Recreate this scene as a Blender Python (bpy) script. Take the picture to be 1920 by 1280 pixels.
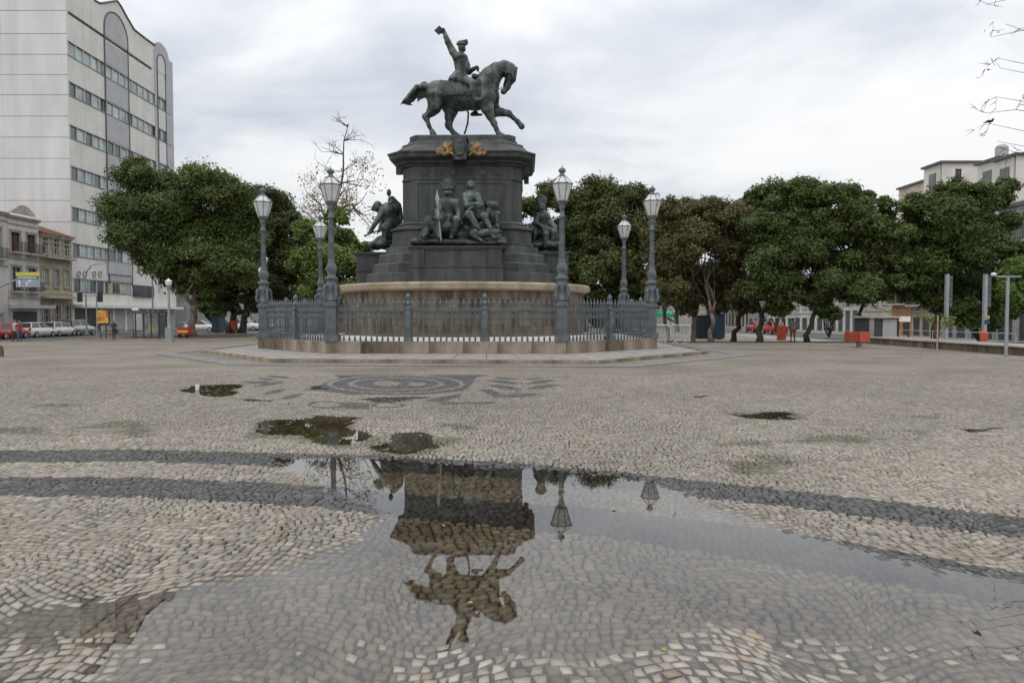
import bpy, bmesh, math, random
import numpy as np
from mathutils import Vector, Matrix
for o in list(bpy.data.objects): bpy.data.objects.remove(o, do_unlink=True)
SC = bpy.context.scene; COL = SC.collection
R = math.radians; PI = math.pi
random.seed(7); RNG = np.random.default_rng(7)

# ------------------------------------------------------------ camera
CAM_H = 1.6; F = 1340.0; PITCH = 0.0373
cam = bpy.data.cameras.new('camera'); cam_o = bpy.data.objects.new('camera', cam); COL.objects.link(cam_o)
cam.sensor_width = 36.0; cam.lens = F/1920*36.0; cam.clip_end = 3000; cam.clip_start = 0.05
cam_o.location = (0, 0, CAM_H); cam_o.rotation_euler = (PI/2-PITCH, 0, 0)
SC.camera = cam_o

# ------------------------------------------------------------ sky, sun, exposure
SUN_EL, SUN_AZ = R(52), R(215)          # azimuth from +Y towards +X: behind the camera, to the left
world = bpy.data.worlds.new('World'); SC.world = world; world.use_nodes = True
nt = world.node_tree; nt.nodes.clear(); N = nt.nodes.new; L = nt.links.new
def vmath(op, a, b=None):
    n = N('ShaderNodeMath'); n.operation = op
    for i, v in enumerate((a, b)):
        if v is None: continue
        if isinstance(v, (int, float)): n.inputs[i].default_value = v
        else: L(v, n.inputs[i])
    return n.outputs[0]
tc = N('ShaderNodeTexCoord'); sp = N('ShaderNodeSeparateXYZ'); L(tc.outputs['Generated'], sp.inputs[0])
zz = vmath('ADD', vmath('MAXIMUM', sp.outputs[2], 0.0), 0.16)
cb = N('ShaderNodeCombineXYZ'); L(vmath('DIVIDE', sp.outputs[0], zz), cb.inputs[0]); L(vmath('DIVIDE', sp.outputs[1], zz), cb.inputs[1])
cb.inputs[2].default_value = 3.3
def noise(scale, detail, rough, dist):
    n = N('ShaderNodeTexNoise'); n.inputs['Scale'].default_value = scale; n.inputs['Detail'].default_value = detail
    n.inputs['Roughness'].default_value = rough; n.inputs['Distortion'].default_value = dist
    L(cb.outputs[0], n.inputs['Vector']); return n.outputs['Fac']
n1 = noise(1.05, 7, .52, .35); n2 = noise(.42, 3, .5, .2)
mixn = vmath('ADD', vmath('MULTIPLY', n1, .62), vmath('MULTIPLY', n2, .38))
rp = N('ShaderNodeValToRGB'); L(mixn, rp.inputs[0]); e = rp.color_ramp.elements
e[0].position = .36; e[0].color = (.55, .585, .65, 1)
e[1].position = .57; e[1].color = (.99, .99, .985, 1)
m_ = rp.color_ramp.elements.new(.44); m_.color = (.72, .75, .80, 1)
m_ = rp.color_ramp.elements.new(.50); m_.color = (.89, .90, .915, 1)
# an overcast sky is brighter overhead than at the horizon
sc_ = N('ShaderNodeVectorMath'); sc_.operation = 'SCALE'; L(rp.outputs[0], sc_.inputs[0]); L(vmath('MULTIPLY', vmath('ADD', vmath('MULTIPLY', vmath('MAXIMUM', sp.outputs[2], 0.0), .95), .80), 10.0), sc_.inputs['Scale'])
sky = N('ShaderNodeTexSky'); sky.sky_type = 'NISHITA'; sky.sun_disc = False
sky.sun_elevation = SUN_EL; sky.sun_rotation = SUN_AZ
mx = N('ShaderNodeMix'); mx.data_type = 'RGBA'; mx.inputs[0].default_value = .90
L(sky.outputs[0], mx.inputs[6]); L(sc_.outputs[0], mx.inputs[7])
bg = N('ShaderNodeBackground'); bg.inputs[1].default_value = .105; L(mx.outputs[2], bg.inputs[0])
wo = N('ShaderNodeOutputWorld'); L(bg.outputs[0], wo.inputs[0])
sun = bpy.data.lights.new('sun', 'SUN'); sun.energy = 0.6; sun.angle = R(20); sun.color = (1, .96, .9)
sun_o = bpy.data.objects.new('sun', sun); COL.objects.link(sun_o); sun_o.location = (-20, -20, 40)
sd = Vector((math.sin(SUN_AZ)*math.cos(SUN_EL), math.cos(SUN_AZ)*math.cos(SUN_EL), math.sin(SUN_EL)))
sun_o.rotation_euler = sd.to_track_quat('Z', 'Y').to_euler()
vs = SC.view_settings; vs.view_transform = 'Standard'; vs.look = 'None'; vs.gamma = 1; vs.use_curve_mapping = False; vs.exposure = 0.0

# ------------------------------------------------------------ pixel -> place
def ray(px, py):
    r = px-960.0; u = 640.0-py; c, s = math.cos(PITCH), math.sin(PITCH)
    return (r, F*c+u*s, -F*s+u*c)
def T(y):                                           # the square falls slightly beyond 40 m
    return -0.45*np.clip((np.asarray(y, float)-40)/15, 0, 1)
def P(px, py, Y):
    d = ray(px, py); t = Y/d[1]; return Vector((d[0]*t, Y, CAM_H+d[2]*t))
def PX(px, py, X):
    d = ray(px, py); t = X/d[0]; return Vector((X, d[1]*t, CAM_H+d[2]*t))
def G(px, py):
    d = ray(px, py); z = 0.0
    for _ in range(30):
        t = (z-CAM_H)/d[2]; z = .5*z+.5*float(T(d[1]*t))
    t = (z-CAM_H)/d[2]; return Vector((d[0]*t, d[1]*t, z))
def g2(px, py):
    v = G(px, py); return (v.x, v.y)

# ------------------------------------------------------------ scene objects
WL = {}
def tag(o, label, cat, group=None):
    o['label'] = label; o['category'] = cat
    if group: o['group'] = group
    return o
def thing(name, label, cat, loc=(0, 0, 0), rz=0, group=None):
    o = bpy.data.objects.new(name, None); COL.objects.link(o); o.empty_display_size = .3
    o.location = loc; o.rotation_euler = (0, 0, rz); WL[o.name] = Vector(loc)
    return tag(o, label, cat, group)
def link(name, me, parent=None, loc=(0, 0, 0), rot=(0, 0, 0), scale=None):
    o = bpy.data.objects.new(name, me); COL.objects.link(o)
    o.location = loc; o.rotation_euler = rot
    if scale: o.scale = scale
    if parent: o.parent = parent
    return o
def kind(o, k): o['kind'] = k; return o
def copy_tree(o, parent=None):
    c = o.copy(); COL.objects.link(c); c.parent = parent
    for ch in list(o.children): copy_tree(ch, c)
    return c

class MB:
    def __init__(s): s.v = []; s.f = []; s.smooth = False
    def add(s, vs, fs):
        n = len(s.v); s.v += [tuple(p) for p in vs]; s.f += [tuple(i+n for i in f) for f in fs]; return s
    def box(s, c, d, rz=0, taper=1.0):
        cx, cy, cz = c; x, y, z = d[0]/2, d[1]/2, d[2]/2; cr, sr = math.cos(rz), math.sin(rz); pts = []
        for k, t in ((-1, 1.0), (1, taper)):
            for i, j in ((-1, -1), (1, -1), (1, 1), (-1, 1)):
                a, b = i*x*t, j*y*t; pts.append((cx+a*cr-b*sr, cy+a*sr+b*cr, cz+k*z))
        return s.add(pts, [(3, 2, 1, 0), (4, 5, 6, 7), (0, 1, 5, 4), (1, 2, 6, 5), (2, 3, 7, 6), (3, 0, 4, 7)])
    def span(s, a, b):
        return s.box(((a[0]+b[0])/2, (a[1]+b[1])/2, (a[2]+b[2])/2), (abs(b[0]-a[0]), abs(b[1]-a[1]), abs(b[2]-a[2])))
    def rings(s, rs, cap=True, close=True):
        n = len(rs[0]); base = len(s.v)
        for r in rs: s.v += [tuple(p) for p in r]
        m = n if close else n-1
        for k in range(len(rs)-1):
            for i in range(m):
                j = (i+1) % n
                s.f.append((base+k*n+i, base+k*n+j, base+(k+1)*n+j, base+(k+1)*n+i))
        if cap:
            s.f.append(tuple(base+i for i in reversed(range(n)))); s.f.append(tuple(base+(len(rs)-1)*n+i for i in range(n)))
        return s
    def lathe(s, prof, n=16, c=(0, 0), ph=0, cap=True):
        return s.rings([[(c[0]+r*math.cos(ph+2*PI*i/n), c[1]+r*math.sin(ph+2*PI*i/n), z) for i in range(n)] for r, z in prof], cap)
    def prism(s, poly, z0, z1):
        return s.rings([[(x, y, z0) for x, y in poly], [(x, y, z1) for x, y in poly]])
    def tube(s, pts, rad, n=6, cap=True):
        pts = [Vector(p) for p in pts]
        if not hasattr(rad, '__len__'): rad = [rad]*len(pts)
        rs = []; up = None
        for i, p in enumerate(pts):
            t = (pts[min(i+1, len(pts)-1)]-pts[max(i-1, 0)])
            if t.length < 1e-9: t = Vector((0, 0, 1))
            t.normalize()
            if up is None: up = Vector((1, 0, 0)) if abs(t.x) < .8 else Vector((0, 1, 0))
            a = t.cross(up)
            if a.length < 1e-6: a = t.cross(Vector((0, 1, .1)))
            a.normalize(); b = t.cross(a).normalized(); up = -b
            rs.append([p+(a*math.cos(2*PI*k/n)+b*math.sin(2*PI*k/n))*rad[i] for k in range(n)])
        return s.rings(rs, cap)
    def bar(s, a, b, r, n=6): return s.tube([a, b], r, n)
    def quad(s, a, b, c, d): return s.add([a, b, c, d], [(0, 1, 2, 3)])
    def ball(s, c, r, n=10, m=6, sz=1.0):
        return s.lathe([(max(r*math.sin(PI*k/m), .001), c[2]-r*sz*math.cos(PI*k/m)) for k in range(m+1)], n, (c[0], c[1]))
    def mesh(s, name, mat, off=(0, 0, 0)):
        me = bpy.data.meshes.new(name)
        me.from_pydata([(x-off[0], y-off[1], z-off[2]) for x, y, z in s.v], [], s.f)
        if mat: me.materials.append(mat)
        if s.smooth:
            me.polygons.foreach_set('use_smooth', [True]*len(me.polygons))
        return me
    def build(s, name, mat, parent=None, local=False):
        """parent given: verts are world coordinates of an unrotated thing unless local"""
        off = (0, 0, 0)
        if parent is not None and not local:
            r = parent
            while r.parent: r = r.parent
            off = WL.get(r.name, (0, 0, 0))
        o = link(name, s.mesh(name, mat, off), parent); return o
    def top(s, name, mat, label, cat, group=None):
        a = np.array(s.v); c = ((a[:, 0].min()+a[:, 0].max())/2, (a[:, 1].min()+a[:, 1].max())/2, a[:, 2].min())
        o = link(name, s.mesh(name, mat, c), None, c); WL[o.name] = Vector(c); return tag(o, label, cat, group)
    def struct(s, name, mat):
        return kind(link(name, s.mesh(name, mat)), 'structure')

def np_mesh(name, V, Fq, mat, smooth=False, col=None, colname='col'):
    me = bpy.data.meshes.new(name); V = np.ascontiguousarray(V, dtype=np.float32); Fq = np.ascontiguousarray(Fq, dtype=np.int32)
    k = Fq.shape[1]; me.vertices.add(len(V)); me.vertices.foreach_set('co', V.ravel())
    me.loops.add(Fq.size); me.loops.foreach_set('vertex_index', Fq.ravel())
    me.polygons.add(len(Fq)); me.polygons.foreach_set('loop_start', np.arange(0, Fq.size, k, dtype=np.int32))
    me.polygons.foreach_set('loop_total', np.full(len(Fq), k, dtype=np.int32))
    if smooth: me.polygons.foreach_set('use_smooth', np.ones(len(Fq), dtype=bool))
    if mat: me.materials.append(mat)
    if col is not None:
        a = me.attributes.new(colname, 'FLOAT_COLOR', 'POINT')
        c4 = np.ones((len(V), 4), np.float32); c4[:, :3] = col; a.data.foreach_set('color', c4.ravel())
    me.update(calc_edges=True); me.validate(); return me

# ------------------------------------------------------------ materials
MATS = {}
def mat(name, col, rough=.7, var=.18, scale=2.0, col2=None, bump=0.0, bscale=None, metal=0.0, attr=None, stretch=None,
        pos=(.35, .65), spec=.5, detail=6, streak=None):
    if name in MATS: return MATS[name]
    m = bpy.data.materials.new(name); m.use_nodes = True; t = m.node_tree; b = t.nodes['Principled BSDF']
    b.inputs['Roughness'].default_value = rough; b.inputs['Metallic'].default_value = metal
    b.inputs['Specular IOR Level'].default_value = spec
    tcn = t.nodes.new('ShaderNodeTexCoord'); vec = tcn.outputs['Object']
    if stretch:
        mp = t.nodes.new('ShaderNodeMapping'); mp.inputs['Scale'].default_value = stretch
        t.links.new(vec, mp.inputs[0]); vec = mp.outputs[0]
    nz = t.nodes.new('ShaderNodeTexNoise'); nz.inputs['Scale'].default_value = scale; nz.inputs['Detail'].default_value = detail
    nz.inputs['Roughness'].default_value = .6; t.links.new(vec, nz.inputs['Vector'])
    rp = t.nodes.new('ShaderNodeValToRGB'); t.links.new(nz.outputs['Fac'], rp.inputs[0])
    rp.color_ramp.elements[0].position, rp.color_ramp.elements[1].position = pos
    c1 = tuple(x*(1-var) for x in col); c2 = tuple(min(1, x*(1+var)) for x in col) if col2 is None else col2
    rp.color_ramp.elements[0].color = (*c1, 1); rp.color_ramp.elements[1].color = (*c2, 1)
    out = rp.outputs[0]
    if streak:                                        # run-off stains: long vertical noise
        ms_ = t.nodes.new('ShaderNodeMapping'); ms_.inputs['Scale'].default_value = (streak[2], streak[2], streak[2]*.06); t.links.new(tcn.outputs['Object'], ms_.inputs[0])
        ns_ = t.nodes.new('ShaderNodeTexNoise'); ns_.inputs['Scale'].default_value = 1; ns_.inputs['Detail'].default_value = 5; t.links.new(ms_.outputs[0], ns_.inputs['Vector'])
        rs_ = t.nodes.new('ShaderNodeValToRGB'); t.links.new(ns_.outputs['Fac'], rs_.inputs[0]); rs_.color_ramp.elements[0].position = .5; rs_.color_ramp.elements[1].position = .72
        ml_ = t.nodes.new('ShaderNodeMath'); ml_.operation = 'MULTIPLY'; ml_.inputs[1].default_value = streak[1]; t.links.new(rs_.outputs[0], ml_.inputs[0])
        mk_ = t.nodes.new('ShaderNodeMix'); mk_.data_type = 'RGBA'; t.links.new(ml_.outputs[0], mk_.inputs[0]); t.links.new(out, mk_.inputs[6]); mk_.inputs[7].default_value = (*streak[0], 1); out = mk_.outputs[2]
    if attr:
        at = t.nodes.new('ShaderNodeAttribute'); at.attribute_name = attr
        mxn = t.nodes.new('ShaderNodeMix'); mxn.data_type = 'RGBA'; mxn.blend_type = 'MULTIPLY'; mxn.inputs[0].default_value = 1
        t.links.new(out, mxn.inputs[6]); t.links.new(at.outputs['Color'], mxn.inputs[7]); out = mxn.outputs[2]
    t.links.new(out, b.inputs['Base Color'])
    if bump:
        n2 = t.nodes.new('ShaderNodeTexNoise'); n2.inputs['Scale'].default_value = bscale or scale*6; n2.inputs['Detail'].default_value = 5
        t.links.new(tcn.outputs['Object'], n2.inputs['Vector'])
        bp = t.nodes.new('ShaderNodeBump'); bp.inputs['Strength'].default_value = bump; bp.inputs['Distance'].default_value = .05
        t.links.new(n2.outputs['Fac'], bp.inputs['Height']); t.links.new(bp.outputs[0], b.inputs['Normal'])
    MATS[name] = m; return m
def glass_dark(name, col, rough=.08):
    m = mat(name, col, rough, .25, .7); return m

MATS_ = dict(
 bronze=mat('bronze', (.040, .047, .043), .45, .35, 2.2, col2=(.155, .20, .172), bump=.55, bscale=11, metal=.2, pos=(.45, .74), streak=((.17, .23, .19), .55, 3.0)),
 bronze_dark=mat('bronze_dark', (.036, .041, .038), .52, .35, 2.4, col2=(.11, .138, .12), bump=.5, bscale=10, metal=.2, pos=(.42, .8)),
 pedestal=mat('pedestal_stone', (.036, .039, .038), .55, .3, 1.3, col2=(.074, .08, .077), bump=.3, bscale=14, stretch=(1.6, 1.6, .35), pos=(.38, .72), streak=((.10, .122, .112), .55, 2.4)),
 granite=mat('granite', (.20, .16, .12), .75, .4, 1.0, col2=(.37, .305, .235), bump=.3, bscale=30, pos=(.34, .68), stretch=(1.3, 1.3, .6)),
 granite_cap=mat('granite_cap', (.31, .238, .165), .75, .3, 1.4, col2=(.46, .37, .27), bump=.25, bscale=30, pos=(.3, .7)),
 granite_dark=mat('granite_dark', (.08, .061, .044), .75, .4, 1.4, col2=(.22, .17, .118), bump=.3, bscale=30, pos=(.34, .68), stretch=(1.5, 1.5, .45), streak=((.05, .04, .03), .6, 1.7)),
 granite_drum=mat('granite_drum', (.085, .066, .048), .75, .4, 1.6, col2=(.23, .18, .125), bump=.3, bscale=30, pos=(.34, .68), stretch=(1.5, 1.5, .45)),
 floor=mat('terrace_floor', (.70, .69, .66), .22, .1, 1.0, spec=.7),
 flag=mat('flagstone', (.27, .25, .225), .6, .25, .8, col2=(.38, .355, .325), bump=.2, bscale=20),
 iron=mat('painted_iron', (.085, .10, .11), .5, .2, 3.0, col2=(.135, .155, .168), bump=.15, bscale=25),
 gold=mat('gilded_bronze', (.20, .11, .04), .45, .5, 5, col2=(.38, .23, .085), metal=.4),
 milk=mat('lantern_glass', (.60, .615, .605), .35, .14, 3),
 asphalt=mat('asphalt', (.085, .083, .08), .75, .2, .6, col2=(.13, .127, .12), bump=.2, bscale=40),
 concrete=mat('pavement_concrete', (.28, .265, .245), .8, .2, .5, bump=.15, bscale=20),
 soil=mat('soil', (.06, .045, .032), .95, .35, 1.2, col2=(.12, .09, .06), bump=.6, bscale=8),
 bark=mat('bark', (.13, .10, .075), .9, .35, 3.0, col2=(.25, .20, .15), bump=.7, bscale=12, stretch=(1, 1, .25)),
 bark_dark=mat('bark_dark', (.055, .045, .036), .9, .35, 3.0, col2=(.11, .09, .07), bump=.7, bscale=12, stretch=(1, 1, .25)),
 white_wall=mat('white_render', (.66, .655, .64), .8, .05, .35, col2=(.74, .74, .725), bump=.1, bscale=12, stretch=(1, 1, .3), streak=((.50, .49, .47), .35, .9)),
 cream_wall=mat('cream_render', (.66, .65, .60), .8, .05, .4, col2=(.73, .72, .67), bump=.1, bscale=12, streak=((.50, .49, .45), .5, 1.3)),
 grey_panel=mat('grey_panel', (.44, .435, .445), .75, .08, .6),
 dark_trim=mat('dark_trim', (.10, .10, .10), .6, .2, 2),
 metal=mat('grey_metal', (.30, .32, .33), .45, .15, 3, metal=.3),
 bright_metal=mat('bright_metal', (.62, .63, .64), .4, .1, 5, metal=.2),
 metal_dark=mat('dark_metal', (.05, .055, .06), .5, .2, 3),
 galv=mat('galvanised', (.34, .36, .38), .45, .15, 5, metal=.4),
 orange=mat('orange_plastic', (.46, .075, .028), .55, .15, 3),
 red=mat('red_paint', (.42, .025, .02), .3, .1, 2),
 white_paint=mat('white_paint', (.72, .72, .71), .35, .05, 2),
 silver=mat('silver_paint', (.42, .43, .43), .3, .06, 2, metal=.5),
 black=mat('black_rubber', (.02, .02, .02), .8, .2, 5),
 chrome=mat('wheel_rim', (.45, .45, .46), .35, .1, 8, metal=.6),
 carglass=mat('car_glass', (.03, .035, .04), .08, .2, 1, spec=.8),
 lightlens=mat('lamp_lens', (.65, .64, .6), .2, .1, 5),
 redlens=mat('tail_lens', (.4, .02, .02), .25, .1, 5),
 pane=mat('window_glass', (.33, .39, .385), .1, .45, .5, spec=.8),
 pane_dark=mat('dark_window_glass', (.07, .085, .09), .12, .4, .5, spec=.8),
 frame=mat('window_frame', (.56, .58, .57), .5, .1, 4),
 wood_brown=mat('brown_shutter', (.10, .042, .028), .7, .25, 4),
 yellow_wall=mat('yellow_wall', (.36, .285, .16), .85, .25, .8, col2=(.50, .44, .32), bump=.2, bscale=10),
 orange_wall=mat('orange_wall', (.48, .19, .08), .85, .15, .8, col2=(.55, .26, .13), bump=.2, bscale=10),
 beige_wall=mat('beige_wall', (.46, .41, .32), .85, .15, .6, col2=(.58, .53, .44), bump=.2, bscale=10),
 pale_wall=mat('pale_wall', (.64, .61, .55), .85, .1, .5, col2=(.74, .71, .65), bump=.2, bscale=10),
 grey_wall=mat('grey_wall', (.23, .235, .24), .85, .15, .5, col2=(.32, .325, .33), bump=.2, bscale=10),
 old_white=mat('old_white_wall', (.50, .48, .45), .85, .15, .7, col2=(.64, .62, .59), bump=.2, bscale=10, stretch=(1, 1, .4)),
 stone_trim=mat('stone_trim', (.36, .33, .29), .8, .2, 1.5, col2=(.46, .43, .38), bump=.2, bscale=15),
 tile=mat('roof_tile', (.20, .075, .048), .8, .35, 2.5, col2=(.30, .14, .095)),
 shutter=mat('steel_shutter', (.42, .42, .42), .55, .1, 2),
 green=mat('green_canvas', (.03, .38, .24), .7, .15, 2),
 teal=mat('teal_paint', (.018, .032, .04), .5, .2, 2),
 blue=mat('blue_plastic', (.022, .05, .085), .5, .2, 2),
 yellow_sign=mat('yellow_sign_face', (.60, .47, .05), .5, .08, 4),
 green_sign=mat('green_sign_face', (.03, .20, .13), .5, .08, 4),
 grey_sign=mat('grey_sign_face', (.30, .31, .38), .5, .08, 4),
 white_sign=mat('white_sign_face', (.78, .78, .78), .5, .04, 4),
 poster=mat('poster_print', (.40, .06, .02), .4, .3, 1.6, col2=(.75, .42, .08), pos=(.4, .6)),
 skin=mat('person_cloth', (1, 1, 1), .8, .1, 6, attr='col'),
 paper=mat('white_plastic', (.75, .76, .78), .5, .05, 4),
)
MM = MATS_
# ------------------------------------------------------------ organic shapes: smooth union of tapered limbs, meshed with surface nets
def cap(a, b, ra, rb=None, c=0): return ('c', np.array(a, float), np.array(b, float), ra, ra if rb is None else rb, c)
def ell(p, r, c=0): return ('e', np.array(p, float), np.array(r, float) if hasattr(r, '__len__') else np.array([r]*3, float), 0, 0, c)
def chain(pts, rads, c=0): return [cap(pts[i], pts[i+1], rads[i], rads[i+1], c) for i in range(len(pts)-1)]
def sdf_grid(prims, vs, k, pad=.12):
    lo = np.array([1e9]*3); hi = -lo; bb = []
    for t, a, b, ra, rb, c in prims:
        if t == 'c': l = np.minimum(a-ra, b-rb); h = np.maximum(a+ra, b+rb)
        else: l = a-b; h = a+b
        bb.append((l, h)); lo = np.minimum(lo, l); hi = np.maximum(hi, h)
    lo -= pad+k; hi += pad+k; n = np.ceil((hi-lo)/vs).astype(int)+1
    D = np.full(n, 9.0, np.float32); I = np.zeros(n, np.int8)
    ax = [lo[i]+vs*np.arange(n[i]) for i in range(3)]
    for (t, a, b, ra, rb, c), (l, h) in zip(prims, bb):
        i0 = np.maximum(((l-k*1.5-3*vs-lo)/vs).astype(int), 0); i1 = np.minimum(((h+k*1.5+3*vs-lo)/vs).astype(int)+2, n)
        sl = tuple(slice(i0[i], i1[i]) for i in range(3))
        x = ax[0][sl[0]][:, None, None]; y = ax[1][sl[1]][None, :, None]; z = ax[2][sl[2]][None, None, :]
        if t == 'c':
            ab = b-a; L2 = (ab@ab)+1e-12
            s = np.clip(((x-a[0])*ab[0]+(y-a[1])*ab[1]+(z-a[2])*ab[2])/L2, 0, 1)
            d = np.sqrt((x-a[0]-s*ab[0])**2+(y-a[1]-s*ab[1])**2+(z-a[2]-s*ab[2])**2)-(ra+(rb-ra)*s)
        else:
            q = np.sqrt(((x-a[0])/b[0])**2+((y-a[1])/b[1])**2+((z-a[2])/b[2])**2)
            q2 = np.sqrt(((x-a[0])/b[0]**2)**2+((y-a[1])/b[1]**2)**2+((z-a[2])/b[2]**2)**2)+1e-9
            d = q*(q-1)/q2
        O = D[sl]; Iv = I[sl]; Iv[d < O] = c
        hh = np.maximum(k-np.abs(O-d), 0)/k
        D[sl] = np.minimum(O, d)-hh*hh*k*.25
    return D, I, lo, ax
def surface_nets(D, lo, vs):
    S = D < 0; n = np.array(D.shape)-1
    def sub(A, dx, dy, dz): return A[dx:dx+n[0], dy:dy+n[1], dz:dz+n[2]]
    cnt = sum(sub(S, i, j, k).astype(np.int8) for i in (0, 1) for j in (0, 1) for k in (0, 1))
    act = (cnt > 0) & (cnt < 8); pos = np.zeros((*n, 3), np.float32); w = np.zeros(n, np.float32)
    for axis in range(3):
        for u in (0, 1):
            for v in (0, 1):
                o = [0, 0, 0]; oth = [i for i in range(3) if i != axis]; o[oth[0]] = u; o[oth[1]] = v
                p = list(o); p[axis] = 1
                a = sub(D, *o); b = sub(D, *p); cr = (a < 0) != (b < 0)
                tt = np.where(cr, a/np.where(cr, a-b, 1), 0)
                for i in range(3):
                    pos[..., i] += np.where(cr, tt if i == axis else o[i], 0)
                w += cr
    idx = np.full(n, -1, np.int32); ii = np.argwhere(act); idx[act] = np.arange(len(ii))
    V = lo+vs*(ii+pos[act]/w[act][:, None]); Q = []
    for axis in range(3):
        a = D[tuple(slice(0, -1) if i == axis else slice(1, -1) for i in range(3))] < 0
        b = D[tuple(slice(1, None) if i == axis else slice(1, -1) for i in range(3))] < 0
        u, v = [(1, 2), (2, 0), (0, 1)][axis]
        for flip, m in ((0, a & ~b), (1, b & ~a)):
            e = np.argwhere(m)
            if not len(e): continue
            base = e.copy()
            for i in range(3):
                if i != axis: base[:, i] += 1
            def cell(du, dv):
                q = base.copy(); q[:, u] -= du; q[:, v] -= dv; return idx[q[:, 0], q[:, 1], q[:, 2]]
            q = np.stack([cell(1, 1), cell(0, 1), cell(0, 0), cell(1, 0)], 1)
            Q.append(q[:, ::-1] if flip else q)
    return V, np.concatenate(Q), ii
def smooth_noise(V, s, seed=0):
    r = np.random.default_rng(seed); o = np.zeros(len(V))
    for i in range(7):
        d = r.normal(size=3); d /= np.linalg.norm(d); o += np.sin(V@d*s*r.uniform(.6, 1.7)+r.uniform(0, 6.28))
    return o/7
def organic(name, prims, vs, k, material, off=(0, 0, 0), rough=0.0, palette=None, clip=None, grow=0.0):
    D, I, lo, ax = sdf_grid(prims, vs, k)
    if grow: D = D-grow
    if clip is not None: D = np.maximum(D, clip(ax[0][:, None, None], ax[1][None, :, None], ax[2][None, None, :])).astype(np.float32)
    V, Q, ii = surface_nets(D, lo, vs); col = None
    if palette is not None: col = np.array(palette)[I[ii[:, 0], ii[:, 1], ii[:, 2]]]
    if rough: V = V+(smooth_noise(V, 9, 1)[:, None]*np.array([1, 1, 1])*rough)+(smooth_noise(V, 23, 2)[:, None]*np.array([1, .5, -1])*rough*.6)
    return np_mesh(name, V-np.array(off), Q, material, True, col)
# ------------------------------------------------------------ ground: relief, puddles, mosaic
def poly_px(pts): return np.array([g2(*p) for p in pts])
def densify(pts, n=6):
    pts = np.array(pts, float); out = []
    m = len(pts)
    for i in range(m):
        p0, p1, p2, p3 = pts[(i-1) % m], pts[i], pts[(i+1) % m], pts[(i+2) % m]
        for t in np.arange(n)/n:
            out.append(.5*((2*p1)+(-p0+p2)*t+(2*p0-5*p1+4*p2-p3)*t*t+(-p0+3*p1-3*p2+p3)*t**3))
    return np.array(out)
def inside(poly, x, y):
    r = np.zeros(x.shape, bool); n = len(poly)
    for i in range(n):
        x0, y0 = poly[i]; x1, y1 = poly[(i+1) % n]
        c = ((y0 > y) != (y1 > y)) & (x < (x1-x0)*(y-y0)/(y1-y0+1e-12)+x0); r ^= c
    return r
def sdist(poly, x, y):
    d = np.full(x.shape, 1e9); n = len(poly)
    for i in range(n):
        a = poly[i]; b = poly[(i+1) % n]; ab = b-a; t = np.clip(((x-a[0])*ab[0]+(y-a[1])*ab[1])/(ab@ab+1e-12), 0, 1)
        d = np.minimum(d, (x-a[0]-t*ab[0])**2+(y-a[1]-t*ab[1])**2)
    d = np.sqrt(d); return np.where(inside(poly, x, y), d, -d)
PUD = poly_px([(455, 853), (560, 850), (720, 851), (960, 866), (1180, 884), (1270, 905), (1330, 925), (1440, 962), (1600, 1008), (1760, 1042), (1940, 1066),
               (2150, 1110), (2250, 1420), (1700, 1480), (960, 1500), (300, 1480), (-330, 1420), (-250, 1260), (-120, 1160), (20, 1120), (150, 1088), (300, 1080), (400, 1070), (520, 1040), (610, 1000), (665, 965), (590, 935), (530, 905), (470, 868)])
PUDD = densify(PUD, 4)
SMALL = [(400, 731, 72, 10), (590, 806, 118, 24), (630, 788, 62, 10), (765, 831, 78, 19), (482, 750, 38, 4), (735, 748, 68, 5.5), (600, 727, 28, 4), (1442, 779, 76, 7),
         (1840, 805, 40, 6), (1312, 743, 20, 3)]
MOSS = [(1425, 872, 52, 20), (1405, 831, 42, 6), (1565, 824, 95, 6), (1720, 810, 22, 6), (45, 808, 45, 10), (215, 797, 55, 7), (250, 810, 45, 7), (100, 760, 55, 3),
        (590, 812, 125, 22), (765, 835, 85, 19), (1442, 779, 80, 7), (860, 800, 40, 5), (1740, 782, 26, 3), (660, 766, 30, 3)]
def blob(cx, cy, rx, ry, seed):
    r = np.random.default_rng(seed); ph = r.uniform(0, 6.28, 3); pts = []
    for i in range(28):
        a = 2*PI*i/28; q = 1+.22*math.sin(2*a+ph[0])+.16*math.sin(3*a+ph[1])+.12*math.sin(5*a+ph[2])
        pts.append((cx+rx*q*math.cos(a), cy+ry*q*math.sin(a)))
    return poly_px(pts)
SMALLP = [blob(*s, 40+i) for i, s in enumerate(SMALL)]; MOSSP = [blob(*s, 90+i) for i, s in enumerate(MOSS)]
WATER_Z = -0.006
def sm(x, a, b): t = np.clip((x-a)/(b-a), 0, 1); return t*t*(3-2*t)
def wav(x, y):
    return (np.sin(1.7*x+.6*y+.4)+np.sin(-1.1*x+2.3*y+1.9)+np.sin(3.1*x+1.4*y+4.)+.8*np.sin(5.3*x-3.7*y+.7)+.6*np.sin(2.2*x+7.1*y))/4.4
DIST = []
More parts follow.
